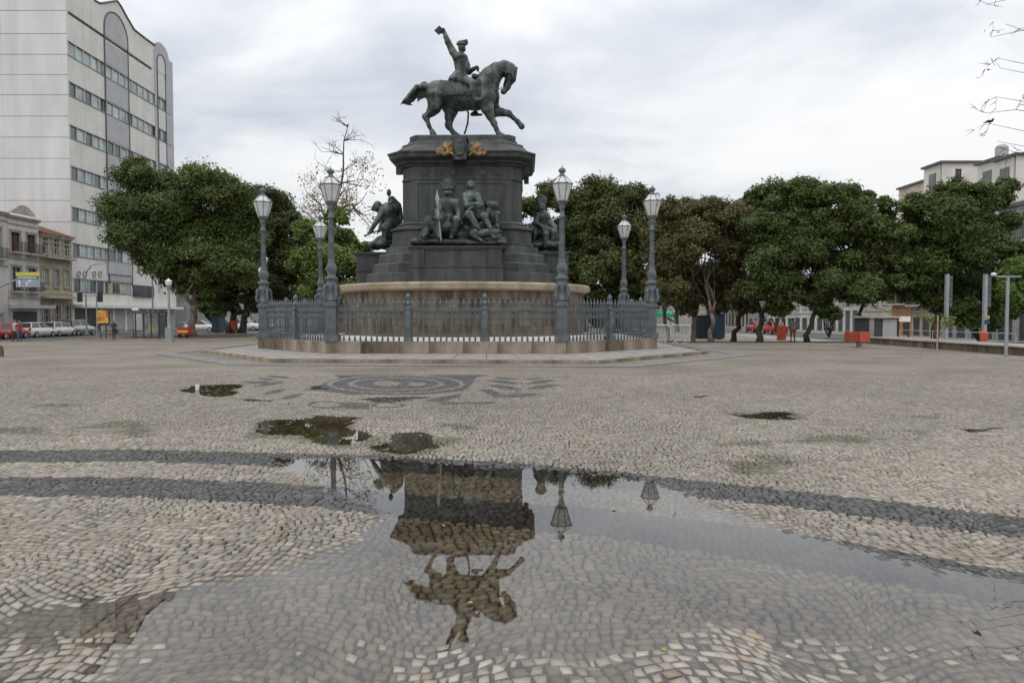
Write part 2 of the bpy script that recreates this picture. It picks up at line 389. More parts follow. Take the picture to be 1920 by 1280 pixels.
def H(x, y):
    x = np.asarray(x, float); y = np.asarray(y, float)
    h = .004+.0035*wav(x, y); near = (y < 22)
    d = np.full(x.shape, -9.0); d[near] = sdist(PUDD, x[near], y[near])
    k = sm(d, -.14, .60); h = h*(1-k)+k*(-.0145+.0045*wav(x*1.25+2, y*1.25)+.0082*sm(3.75-y+.22*wav(x*.8, y*.8+5), 0, .45))
    DIST.append(d)
    for p in SMALLP:
        c = p.mean(0); r = np.abs(p-c).max()+.8; m = near & (np.hypot(x-c[0], y-c[1]) < r)
        if m.any():
            q = sm(sdist(p, x[m], y[m]), -.06, .16); h[m] = h[m]*(1-q)+q*(-.0098+.0045*wav(x[m]*3, y[m]*3))
    return h+T(y)
def moss_f(x, y):
    o = np.zeros(x.shape)
    for p in MOSSP:
        c = p.mean(0); r = np.abs(p-c).max()+.8; m = np.hypot(x-c[0], y-c[1]) < r
        if m.any(): o[m] = np.maximum(o[m], sm(sdist(p, x[m], y[m])+.10*wav(x[m]*4, y[m]*4), -.10, .12))
    return o
def curve(px): p = np.array([g2(*q) for q in px]); return p[np.argsort(p[:, 0])]
B1u = curve([(-200, 850), (0, 845), (250, 842), (480, 848), (700, 853), (960, 866), (1180, 886), (1270, 897), (1490, 921), (1710, 945), (1920, 969), (2100, 995)])
B1l = curve([(-200, 872), (0, 867), (250, 865), (480, 872), (720, 882), (960, 893), (1180, 916), (1270, 927), (1490, 951), (1710, 983), (1920, 1007), (2100, 1035)])
B2u = curve([(-200, 900), (0, 894), (250, 895), (500, 904), (700, 917), (960, 938), (1135, 951), (1300, 970), (1490, 996), (1710, 1039), (1920, 1073), (2100, 1110)])
B2l = curve([(-200, 936), (0, 929), (250, 931), (500, 944), (650, 957), (960, 985), (1135, 1003), (1300, 1027), (1490, 1060), (1710, 1095), (1920, 1135), (2100, 1180)])
def cp(pts): return poly_px([(400+u/2.743, 670+v/2.743) for u, v in pts])
def ellp(cx, cy, rx, ry): return cp([(cx+rx*math.cos(2*PI*i/40), cy+ry*math.sin(2*PI*i/40)) for i in range(40)])
def leafp(a, b, w):
    a = np.array(a, float); b = np.array(b, float); pts = []
    for i in range(9): t = i/8; p = a+(b-a)*t; pts.append((p[0], p[1]-w*math.sin(PI*t)))
    for i in range(7, 0, -1): t = i/8; p = a+(b-a)*t; pts.append((p[0], p[1]+w*math.sin(PI*t)))
    return cp(pts)
CREST = [('+', cp([(610, 84), (1430, 90), (1350, 101), (1322, 150), (1285, 173), (1100, 192), (700, 192), (600, 177), (460, 168), (560, 138), (645, 104)])),
         ('-', ellp(940, 137, 352, 46)), ('+', ellp(940, 137, 330, 42)), ('-', ellp(940, 136, 248, 33)), ('+', ellp(940, 136, 220, 29)),
         ('-', ellp(890, 134, 70, 13)), ('-', ellp(1050, 138, 45, 9)),
         ('+', ellp(1045, 67, 195, 19)), ('-', ellp(930, 68, 52, 9)), ('-', ellp(1150, 70, 50, 9)), ('-', ellp(1040, 72, 40, 6)), ('+', cp([(1040, 40), (1140, 40), (1090, 56), (1075, 56)])),
         ('+', cp([(1100, 214), (1285, 184), (1268, 208), (1190, 226), (1100, 230)])), ('+', cp([(1140, 229), (1450, 229), (1440, 241), (1180, 240)])),
         ('+', ellp(585, 243, 100, 19)), ('-', ellp(580, 243, 75, 12)), ('+', cp([(655, 230), (810, 236), (800, 264), (660, 260)])), ('+', ellp(900, 246, 90, 14)), ('-', ellp(900, 245, 65, 9))]
for a, b, w in [((1408, 118), (1585, 136), 9), ((1405, 142), (1592, 165), 10), ((1600, 136), (1762, 117), 9), ((1600, 162), (1785, 140), 10), ((1362, 165), (1495, 196), 15), ((1415, 205), (1690, 190), 9),
                ((1440, 103), (1570, 112), 5), ((1590, 112), (1700, 108), 4), ((1530, 196), (1604, 140), 3), ((1575, 120), (1598, 150), 4),
                ((140, 122), (250, 132), 6), ((215, 106), (335, 118), 6), ((265, 95), (405, 106), 6), ((238, 192), (385, 163), 9), ((205, 150), (375, 124), 8), ((335, 214), (475, 187), 10), ((180, 135), (300, 122), 7)]:
    CREST.append(('+', leafp(a, b, w)))
def dark_stone(x, y):
    r = (y < np.interp(x, B1u[:, 0], B1u[:, 1])) & (y > np.interp(x, B1l[:, 0], B1l[:, 1]))
    r |= (y < np.interp(x, B2u[:, 0], B2u[:, 1])) & (y > np.interp(x, B2l[:, 0], B2l[:, 1]))
    m = (y > 10) & (y < 19) & (x > -10) & (x < 4); c = np.zeros(m.sum(), bool)
    for s, p in CREST: c = (c | inside(p, x[m], y[m])) if s == '+' else (c & ~inside(p, x[m], y[m]))
    r[m] |= c; CR = np.zeros(x.shape, bool); CR[m] = c; return r, CR

# paving stones: curved rows, every stone its own block
Y0, Y1, RH = 1.5, 19.0, .070
def warp(u, v):
    return (u+.035*np.sin(2.9*v+.7*u)+.03*np.sin(5.1*v-1.2*u+1)+.02*np.sin(7.7*u+2*v),
            v+.115*np.sin(3.3*u+.5*np.sin(1.3*v))+.065*np.sin(5.9*u-1.7*v+1)+.03*np.sin(2.1*u+3.1*v+2)+.018*np.sin(11*u+4*v))
U0, U1, V0, V1 = [], [], [], []
rows = np.arange(Y0, Y1, RH)
for v in rows:
    half = .755*v+1.3; n = int(2*half/.05); w = RNG.uniform(.046, .084, n); u = np.cumsum(w)-half-RNG.uniform(0, .09); u = u[u < half]
    U0.append(u[:-1]); U1.append(u[1:]); V0.append(np.full(len(u)-1, v)); V1.append(np.full(len(u)-1, v+RH))
U0, U1, V0, V1 = map(np.concatenate, (U0, U1, V0, V1)); NS = len(U0)
gap = RNG.uniform(.0045, .0098, NS)
def corners(ins, jit):
    cs = []
    for u, v, su, sv in ((U0, V0, 1, 1), (U1, V0, -1, 1), (U1, V1, -1, -1), (U0, V1, 1, -1)):
        cs.append(np.stack(warp(u+su*ins+jit[len(cs)][0], v+sv*ins+jit[len(cs)][1]), -1))
    return np.stack(cs, 1)
JIT = RNG.normal(0, .0062, (4, 2, NS))
TOP = corners(gap+.0006, JIT); BOT = corners(gap*.7, JIT)
CEN = TOP.mean(1); CX, CY = CEN[:, 0], CEN[:, 1]
HS = H(CX, CY); tilt = RNG.normal(0, .015, (NS, 2)); lift = RNG.normal(0, .0014, NS)
ZT = HS[:, None]+lift[:, None]+(TOP[..., 0]-CX[:, None])*tilt[:, :1]+(TOP[..., 1]-CY[:, None])*tilt[:, 1:]
SV = np.zeros((NS, 8, 3), np.float32); SV[:, :4, :2] = TOP; SV[:, :4, 2] = ZT; SV[:, 4:, :2] = BOT; SV[:, 4:, 2] = (HS+lift-.024)[:, None]
DK, CRS = dark_stone(CX, CY); MO = moss_f(CX, CY)
val = np.clip(RNG.normal(1, .15, NS), .55, 1.4)
damp = sm(DIST[0]+.25*wav(CX*1.5, CY*1.5), -1.3, .0)
patch = (1+.15*wav(CX*.45+4, CY*.45)+.10*wav(CX*1.6, CY*1.6+3))*(1-.10*damp*(1-sm(DIST[0], .1, .5)))*(1-.17*sm(CY, 7, 12))
SCOL = np.array([.338, .300, .248])*(val*patch)[:, None]
wm = RNG.random(NS); SCOL[wm < .06] *= np.array([.86, .76, .64]); SCOL[(wm > .06) & (wm < .09)] *= np.array([.92, .82, .77]); SCOL[wm > .93] *= np.array([.80, .83, .86])
SCOL[DK] = np.array([.094, .091, .089])*np.clip(RNG.normal(1, .25, DK.sum()), .5, 1.7)[:, None]
SCOL[CRS] *= 1.12
mo = (MO*RNG.uniform(.35, .9, NS))[:, None]; SCOL = SCOL*(1-mo)+np.array([.085, .082, .035])*mo
SF = np.array([(0, 1, 2, 3), (0, 4, 5, 1), (1, 5, 6, 2), (2, 6, 7, 3), (3, 7, 4, 0)])

m_stone = mat('paving_stone', (1, 1, 1), .52, .12, 35, attr='col', bump=.18, bscale=70, spec=.4)
def stones_mesh(idx, off=(0, 0, 0)):
    n = len(idx); V = SV[idx].reshape(-1, 3)-np.array(off); Fq = (SF[None]+8*np.arange(n)[:, None, None]).reshape(-1, 4)
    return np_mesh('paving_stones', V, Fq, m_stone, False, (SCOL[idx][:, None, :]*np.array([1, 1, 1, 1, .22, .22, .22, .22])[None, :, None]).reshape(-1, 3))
# the sheet below: joint filling near, small cobbles told only by their texture further out
xs = np.concatenate([np.arange(-36, -17, 1.0), np.arange(-17, 17.01, .13), np.arange(18, 22, 1.0), [21.9]]); ys = np.concatenate([np.arange(-8, 1, 1.0), np.arange(1, 20, .13), np.arange(20, 76, .8)])
GX, GY = np.meshgrid(xs, ys, indexing='ij'); gx, gy = GX.ravel(), GY.ravel(); gz = H(gx, gy)
bed = ((gy > Y0-.1) & (gy < Y1-.15) & (np.abs(gx) < .755*gy+1.15)); bed_f = bed.astype(float)
gz = gz-np.where(bed, .020, .004)
nx_, ny_ = GX.shape; a = np.arange(nx_*ny_).reshape(nx_, ny_)
Q = np.stack([a[:-1, :-1], a[1:, :-1], a[1:, 1:], a[:-1, 1:]], -1).reshape(-1, 4)
m_pav = bpy.data.materials.new('cobble_sheet'); m_pav.use_nodes = True; t_ = m_pav.node_tree; b_ = t_.nodes['Principled BSDF']; b_.inputs['Roughness'].default_value = .6
NN = t_.nodes.new; LL = t_.links.new
tco = NN('ShaderNodeTexCoord'); at_ = NN('ShaderNodeAttribute'); at_.attribute_name = 'col'
mp_ = NN('ShaderNodeMapping'); LL(tco.outputs['Object'], mp_.inputs[0]); mp_.inputs['Scale'].default_value = (1, 1, 0)
vo = NN('ShaderNodeTexVoronoi'); vo.inputs['Scale'].default_value = 14.5; LL(mp_.outputs[0], vo.inputs['Vector'])
ve = NN('ShaderNodeTexVoronoi'); ve.feature = 'DISTANCE_TO_EDGE'; ve.inputs['Scale'].default_value = 14.5; LL(mp_.outputs[0], ve.inputs['Vector'])
hs = NN('ShaderNodeSeparateColor'); LL(vo.outputs['Color'], hs.inputs[0])
r1 = NN('ShaderNodeValToRGB'); LL(hs.outputs[0], r1.inputs[0]); r1.color_ramp.elements[0].color = (.215, .185, .148, 1); r1.color_ramp.elements[1].color = (.34, .297, .243, 1)
r2 = NN('ShaderNodeValToRGB'); LL(ve.outputs[0], r2.inputs[0]); r2.color_ramp.elements[0].position = .03; r2.color_ramp.elements[1].position = .09
r2.color_ramp.elements[0].color = (.22, .2, .18, 1); r2.color_ramp.elements[1].color = (1, 1, 1, 1)
nb = NN('ShaderNodeTexNoise'); nb.inputs['Scale'].default_value = .35; nb.inputs['Detail'].default_value = 8; LL(mp_.outputs[0], nb.inputs['Vector'])
r3 = NN('ShaderNodeValToRGB'); LL(nb.outputs['Fac'], r3.inputs[0]); r3.color_ramp.elements[0].position = .35; r3.color_ramp.elements[1].position = .6
r3.color_ramp.elements[0].color = (.66, .63, .59, 1); r3.color_ramp.elements[1].color = (1, 1, 1, 1)
def mulc(a, b):
    m = NN('ShaderNodeMix'); m.data_type = 'RGBA'; m.blend_type = 'MULTIPLY'; m.inputs[0].default_value = 1; LL(a, m.inputs[6]); LL(b, m.inputs[7]); return m.outputs[2]
cob = mulc(mulc(r1.outputs[0], r2.outputs[0]), r3.outputs[0])
nd = NN('ShaderNodeTexNoise'); nd.inputs['Scale'].default_value = 9; LL(mp_.outputs[0], nd.inputs['Vector'])
rd = NN('ShaderNodeValToRGB'); LL(nd.outputs['Fac'], rd.inputs[0]); rd.color_ramp.elements[0].color = (.014, .012, .009, 1); rd.color_ramp.elements[1].color = (.06, .048, .03, 1)
sc2 = NN('ShaderNodeSeparateColor'); LL(at_.outputs['Color'], sc2.inputs[0])
mg = NN('ShaderNodeMix'); mg.data_type = 'RGBA'; LL(sc2.outputs[1], mg.inputs[0]); LL(rd.outputs[0], mg.inputs[6]); mg.inputs[7].default_value = (.05, .055, .015, 1)
mf = NN('ShaderNodeMix'); mf.data_type = 'RGBA'; LL(sc2.outputs[0], mf.inputs[0]); LL(cob, mf.inputs[6]); LL(mg.outputs[2], mf.inputs[7])
LL(mf.outputs[2], b_.inputs['Base Color'])
bp_ = NN('ShaderNodeBump'); bp_.inputs['Strength'].default_value = .5; bp_.inputs['Distance'].default_value = .01; LL(ve.outputs[0], bp_.inputs['Height']); LL(bp_.outputs[0], b_.inputs['Normal'])
pav = kind(link('plaza_pavement', np_mesh('plaza_pavement', np.stack([gx, gy, gz], 1), Q, m_pav, True, np.stack([bed_f, moss_f(gx, gy), 0*gx], 1))), 'structure')
# the 300 stones that show largest are pieces of their own
ax_, ay_, az_ = CX, CY*math.cos(PITCH)-(HS-CAM_H)*math.sin(PITCH), CY*math.sin(PITCH)+(HS-CAM_H)*math.cos(PITCH)
ppx = 960+F*CX/ay_; ppy = 640-F*az_/ay_
sa = (U1-U0)*(F/ay_)**2*np.where((ppx > 5) & (ppx < 1915) & (ppy < 1272), 1, 0)/CY
big = np.argsort(-sa)[:300]; rest = np.setdiff1d(np.arange(NS), big)
kind(link('paving_stones', stones_mesh(rest), pav), 'stuff')
for i in big:
    c = (float(CX[i]), float(CY[i]), float(HS[i])); link('paving_stone', stones_mesh(np.array([i]), c), pav, c)

# water
m_water = bpy.data.materials.new('rain_water'); m_water.use_nodes = True; t_ = m_water.node_tree; t_.nodes.clear()
NN = t_.nodes.new; LL = t_.links.new
fr = NN('ShaderNodeFresnel'); fr.inputs['IOR'].default_value = 1.72; tr = NN('ShaderNodeBsdfTransparent'); tr.inputs[0].default_value = (.945, .895, .80, 1)
gl = NN('ShaderNodeBsdfGlossy'); gl.inputs['Roughness'].default_value = .0; gl.inputs[0].default_value = (1, 1, 1, 1)
ms = NN('ShaderNodeMixShader'); LL(fr.outputs[0], ms.inputs[0]); LL(tr.outputs[0], ms.inputs[1]); LL(gl.outputs[0], ms.inputs[2]); ow = NN('ShaderNodeOutputMaterial'); LL(ms.outputs[0], ow.inputs[0])
def water(poly, grow, name):
    c = poly.mean(0); pts = []
    n = len(poly)
    ar = .5*sum(poly[i][0]*poly[(i+1) % n][1]-poly[(i+1) % n][0]*poly[i][1] for i in range(n)); sg = 1 if ar > 0 else -1
    for i in range(n):
        t = poly[(i+1) % n]-poly[i-1]; nn = np.array([t[1], -t[0]])*sg; nn /= np.linalg.norm(nn)+1e-9; pts.append(poly[i]+nn*grow)
    if sg < 0: pts = pts[::-1]
    b = MB(); b.add([(p[0], p[1], WATER_Z) for p in pts], [tuple(range(n))]); return b.struct(name, m_water)
water(PUD, .22, 'puddle')
for p in SMALLP: water(p, .07, 'puddle')

# surroundings
m = MB(); m.quad((-900, -60, -.62), (900, -60, -.62), (900, 1800, -.62), (-900, 1800, -.62)); m.struct('ground', MM['asphalt'])
m = MB()
def strip(mb, x0, x1, y0, y1, dz, th=0, n=30):
    ysn = np.linspace(y0, y1, n)
    for i in range(n-1):
        a, b = ysn[i], ysn[i+1]; za, zb = float(T(a))+dz, float(T(b))+dz
        mb.quad((x0, a, za), (x1, a, za), (x1, b, zb), (x0, b, zb))
        if th:
            mb.quad((x0, a, za-th), (x0, a, za), (x0, b, zb), (x0, b, zb-th)); mb.quad((x1, a, za), (x1, a, za-th), (x1, b, zb-th), (x1, b, zb))
            if i == 0: mb.quad((x0, a, za-th), (x1, a, za-th), (x1, a, za), (x0, a, za))
    return mb
strip(m, -46.8, -36.0, -10, 170, -.12).struct('road', MM['asphalt'])
strip(MB(), -49.4, -46.8, -10, 170, .02, .3).struct('pavement', MM['concrete'])
strip(MB(), -36.3, -35.9, -10, 75, .03, .3).struct('kerb', MM['granite'])
strip(MB(), 25.5, 34.5, -10, 170, -.12).struct('road', MM['asphalt'])
strip(MB(), 34.5, 38.6, -10, 170, .02, .3).struct('pavement', MM['concrete'])
strip(MB(), 21.85, 25.4, -10, 75, .02, .25).struct('pavement', MM['concrete'])
m = MB(); m.quad((-46.8, 77, -.555), (34.5, 77, -.555), (34.5, 124, -.555), (-46.8, 124, -.555)); m.struct('road', MM['asphalt'])
m = MB(); m.span((-36, 75.5, -.75), (25.4, 77, -.4)); m.struct('pavement', MM['concrete'])
# ------------------------------------------------------------ monument terrace: platform, kerb wall, drum, railings, lamps
CM = Vector((-2.42, 37.0, 0)); RZ = -0.0185
def loc(x, y, z=0):
    c, s = math.cos(RZ), math.sin(RZ); return Vector((CM.x+x*c-y*s, CM.y+x*s+y*c, z))
OA, OB = 4.54, 8.8
def octa(a, b): return [(-a, -b), (a, -b), (b, -a), (b, a), (a, b), (-a, b), (-b, a), (-b, -a)]
OCT = octa(OA, OB)
# platform of flagstones with its kerb
def P2(a, b, t): return (a[0]+(b[0]-a[0])*t, a[1]+(b[1]-a[1])*t)
PLI = octa(4.7, 9.05); PLO = [(-5.4, -13.2), (5.5, -13.8), (10.6, -7.6), (10.6, 7), (5.4, 12), (-5.4, 12), (-10.6, 7), (-10.6, -7.0)]
m = MB(); m.prism(PLO, -.3, .035); pl = kind(link('platform', m.mesh('platform', MM['granite_dark']), None, CM, (0, 0, RZ)), 'structure')
for k in range(8):
    a, b = PLI[k], PLI[(k+1) % 8]; c, d = PLO[k], PLO[(k+1) % 8]
    L_ = math.dist(c, d); n = max(4, int(L_/1.15)); rows_ = 3
    for r in range(rows_):
        t0, t1 = (r/rows_), ((r+1)/rows_)-.008
        i0, i1 = (P2(a, c, t0*.9), P2(b, d, t0*.9)); j0, j1 = (P2(a, c, t1*.9), P2(b, d, t1*.9))
        for q in range(n):
            s0, s1 = (q+.012)/n, (q+1-.012)/n; h = .085+random.uniform(-.004, .006)
            pts = [P2(i0, i1, s0), P2(j0, j1, s0), P2(j0, j1, s1), P2(i0, i1, s1)]
            cx = sum(p[0] for p in pts)/4; cy = sum(p[1] for p in pts)/4
            mb = MB(); mb.prism([(x-cx, y-cy) for x, y in pts], 0, h-.03); link('flagstone', mb.mesh('flagstone', MM['flag']), pl, (cx, cy, .03))
    i0, i1 = P2(a, c, .905), P2(b, d, .905); n = max(4, int(L_/1.6))
    for q in range(n):
        s0, s1 = (q+.006)/n, (q+1-.006)/n; pts = [P2(i0, i1, s0), P2(c, d, s0), P2(c, d, s1), P2(i0, i1, s1)]
        cx = sum(p[0] for p in pts)/4; cy = sum(p[1] for p in pts)/4
        mb = MB(); mb.prism([((x-cx)*1.006, (y-cy)*1.006) for x, y in pts], -.1, .125+random.uniform(-.006, .006)); link('kerb_stone', mb.mesh('kerb_stone', MM['granite']), pl, (cx, cy, 0))
def scaled(poly, d): return [(x+d*(1 if x > 0 else -1)*min(1, abs(x)/8), y+d*(1 if y > 0 else -1)*min(1, abs(y)/8)) for x, y in poly]
bo, bi = scaled(PLO, 1.35), scaled(PLO, .75)
mb = MB()
for k in range(8):
    a, b, c, d = bi[k], bo[k], bo[(k+1) % 8], bi[(k+1) % 8]
    for q in range(14):
        p = [P2(a, d, q/14), P2(b, c, q/14), P2(b, c, (q+1)/14), P2(a, d, (q+1)/14)]
        w = [loc(*x) for x in p]; mb.add([(v.x, v.y, float(T(v.y))+.0135) for v in w], [(0, 1, 2, 3)])
kind(link('dark_mosaic_band', mb.mesh('dark_mosaic_band', mat('dark_cobble', (.16, .155, .15), .6, .3, 6, col2=(.25, .24, .23)))), 'structure')

# kerb wall of granite blocks under the railing
kw = thing('granite_kerb_wall', 'low granite block wall carrying the iron railing round the monument', 'wall', CM, RZ)
KO, KI = octa(OA+.16, OB+.24), octa(OA-.14, OB-.24)
for k in range(8):
    L_ = math.dist(KO[k], KO[(k+1) % 8]); n = round(L_/1.35)
    for q in range(n):
        e0, e1 = (.004, .004)
        s0, s1 = (q+e0)/n, (q+1-e1)/n
        pts = [P2(KI[k], KI[(k+1) % 8], s0), P2(KO[k], KO[(k+1) % 8], s0), P2(KO[k], KO[(k+1) % 8], s1), P2(KI[k], KI[(k+1) % 8], s1)]
        cx = sum(p[0] for p in pts)/4; cy = sum(p[1] for p in pts)/4
        mb = MB(); pp = [(x-cx, y-cy) for x, y in pts]; mb.rings([[(x, y, .06) for x, y in pp], [(x, y, .50) for x, y in pp], [(x*.985, y*.985, .545) for x, y in pp]])
        link('granite_block', mb.mesh('granite_block', MM[random.choice(['granite', 'granite', 'granite_dark'])]), kw, (cx, cy, random.uniform(-.004, .004)))
mb = MB(); mb.prism([(x*.999, y*.999) for x, y in octa(OA-.12, OB-.2)], .2, .50); kind(link('terrace', mb.mesh('terrace', MM['floor']), None, CM, (0, 0, RZ)), 'structure')

# drum of granite with its coping
dr = thing('granite_drum', 'tan granite round base with thick coping below the dark pedestal', 'plinth', CM, RZ)
RD = 6.2
def seg(r0, r1, a0, a1, z0, z1, n=3):
    pts = [(r1*math.cos(a0+(a1-a0)*i/n), r1*math.sin(a0+(a1-a0)*i/n)) for i in range(n+1)]+[(r0*math.cos(a1-(a1-a0)*i/n), r0*math.sin(a1-(a1-a0)*i/n)) for i in range(n+1)]
    return MB().prism(pts, z0, z1)
for row, (z0, z1) in enumerate(((.5, 1.1), (1.11, 1.72), (1.73, 2.24), (2.25, 2.66))):
    n = 26
    for q in range(n):
        a0 = 2*PI*(q+.5*(row % 2))/n+.0012; a1 = 2*PI*(q+1+.5*(row % 2))/n-.0012
        rr = RD-.12+random.uniform(-.008, .008)
        link('granite_block', seg(rr-.5, rr, a0, a1, z0, z1).mesh('granite_block', MM[random.choice(['granite_dark', 'granite_dark', 'granite_drum'])]), dr)
for q in range(20):
    a0 = 2*PI*(q+.3)/20+.0012; a1 = 2*PI*(q+1.3)/20-.0012; n = 4
    rs = []
    for (r, z) in ((RD+.0, 2.665), (RD+.2, 2.74), (RD+.22, 2.95), (RD+.15, 3.03)):
        rs.append([(r*math.cos(a0+(a1-a0)*i/n), r*math.sin(a0+(a1-a0)*i/n), z) for i in range(n+1)]+[((RD-1.2)*math.cos(a1-(a1-a0)*i/n), (RD-1.2)*math.sin(a1-(a1-a0)*i/n), z) for i in range(n+1)])
    link('coping_stone', MB().rings(rs).mesh('coping_stone', MM['granite_cap']), dr)
mb = MB(); mb.lathe([(RD+.06, .49), (RD+.06, .60), (RD-.02, .63)], 48); mb.build('white_footing', MM['white_paint'], dr, True)
mb = MB(); mb.lathe([(RD-.8, .48), (RD-.8, 3.0)], 40); mb.build('core', MM['granite_dark'], dr, True)

# iron railing: one section for each side
def lathe_mesh(name, prof, n, m, smooth=True):
    b = MB(); b.lathe(prof, n); b.smooth = smooth; return b.mesh(name, m)
b = MB(); b.box((0, 0, .83), (.032, .032, 1.0)); b.lathe([(.016, 1.33), (.03, 1.37), (.016, 1.41), (.05, 1.48), (.055, 1.52), (.03, 1.6), (.004, 1.74)], 6); b.box((0, 0, .14), (.03, .03, .32)); b.lathe([(.03, .0), (.045, .1), (.025, .2)], 6)
ME_BAL = b.mesh('baluster', MM['iron'])
b = MB(); b.tube([(.088*math.cos(2*PI*i/14), 0, .088*math.sin(2*PI*i/14)) for i in range(15)], .018, 4, False); ME_RING = b.mesh('ring', MM['iron'])
b = MB(); b.tube([(.115*math.cos(PI*i/8), 0, .12*math.sin(PI*i/8)) for i in range(9)], .016, 4); b.ball((0, 0, .12), .028, 6, 4); ME_ARCH = b.mesh('arch', MM['iron'])
b = MB(); b.box((0, 0, .09), (.30, .30, .18)); b.box((0, 0, .72), (.22, .22, 1.1)); b.box((0, 0, 1.31), (.28, .28, .07)); b.box((0, 0, .74), (.16, .235, .8)); b.box((0, 0, .74), (.235, .16, .8))
b.lathe([(.10, 1.345), (.07, 1.4), (.10, 1.46), (.11, 1.52), (.07, 1.6), (.05, 1.63), (.09, 1.7), (.105, 1.77), (.085, 1.84), (.03, 1.89), (.004, 1.95)], 10)
ME_POST = b.mesh('post', MM['iron'])
side_lbl = ['facing the seated figure with a spear', 'beside the standing crowd barriers', 'below the feather-skirted figure', 'behind the monument on the crowd barrier side', 'hidden behind the granite drum', 'behind the monument towards the white office block', 'below the bending bronze figure', 'nearest the white office block']
for k in range(8):
    a, b2 = OCT[k], OCT[(k+1) % 8]; L_ = math.dist(a, b2); ang = math.atan2(b2[1]-a[1], b2[0]-a[0]); bays = 3 if k % 2 == 0 else 2
    w = loc(*P2(a, b2, .5), .545)
    r = thing('iron_railing', 'grey iron railing with rings and spear tips '+side_lbl[k], 'railing', w, RZ+ang, 'iron railing sections round the monument')
    x0, x1 = -L_/2+.23, L_/2-.23
    for z, h, d, nm in ((.26, .05, .05, 'bottom_rail'), (.98, .035, .045, 'middle_rail'), (1.205, .035, .05, 'upper_rail'), (1.29, .07, .09, 'top_rail')):
        MB().box(((x0+x1)/2, 0, z), (x1-x0, d, h)).build(nm, MM['iron'], r, True)
    bw = L_/bays
    for q in range(1, bays): link('post', ME_POST, r, (-L_/2+q*bw, 0, 0))
    for q in range(bays):
        s0 = -L_/2+q*bw+(.25 if q == 0 else .15); s1 = -L_/2+(q+1)*bw-(.25 if q == bays-1 else .15); n = 12; st = (s1-s0)/n
        for i in range(n+1):
            x = s0+i*st; bo_ = link('baluster', ME_BAL, r, (x, 0, 0))
            if i < n:
                link('ring', ME_RING, r, (x+st/2, 0, 1.095)); link('arch', ME_ARCH, r, (x+st/2, 0, .80), (0, 0, 0), (st/.235, 1, 1))
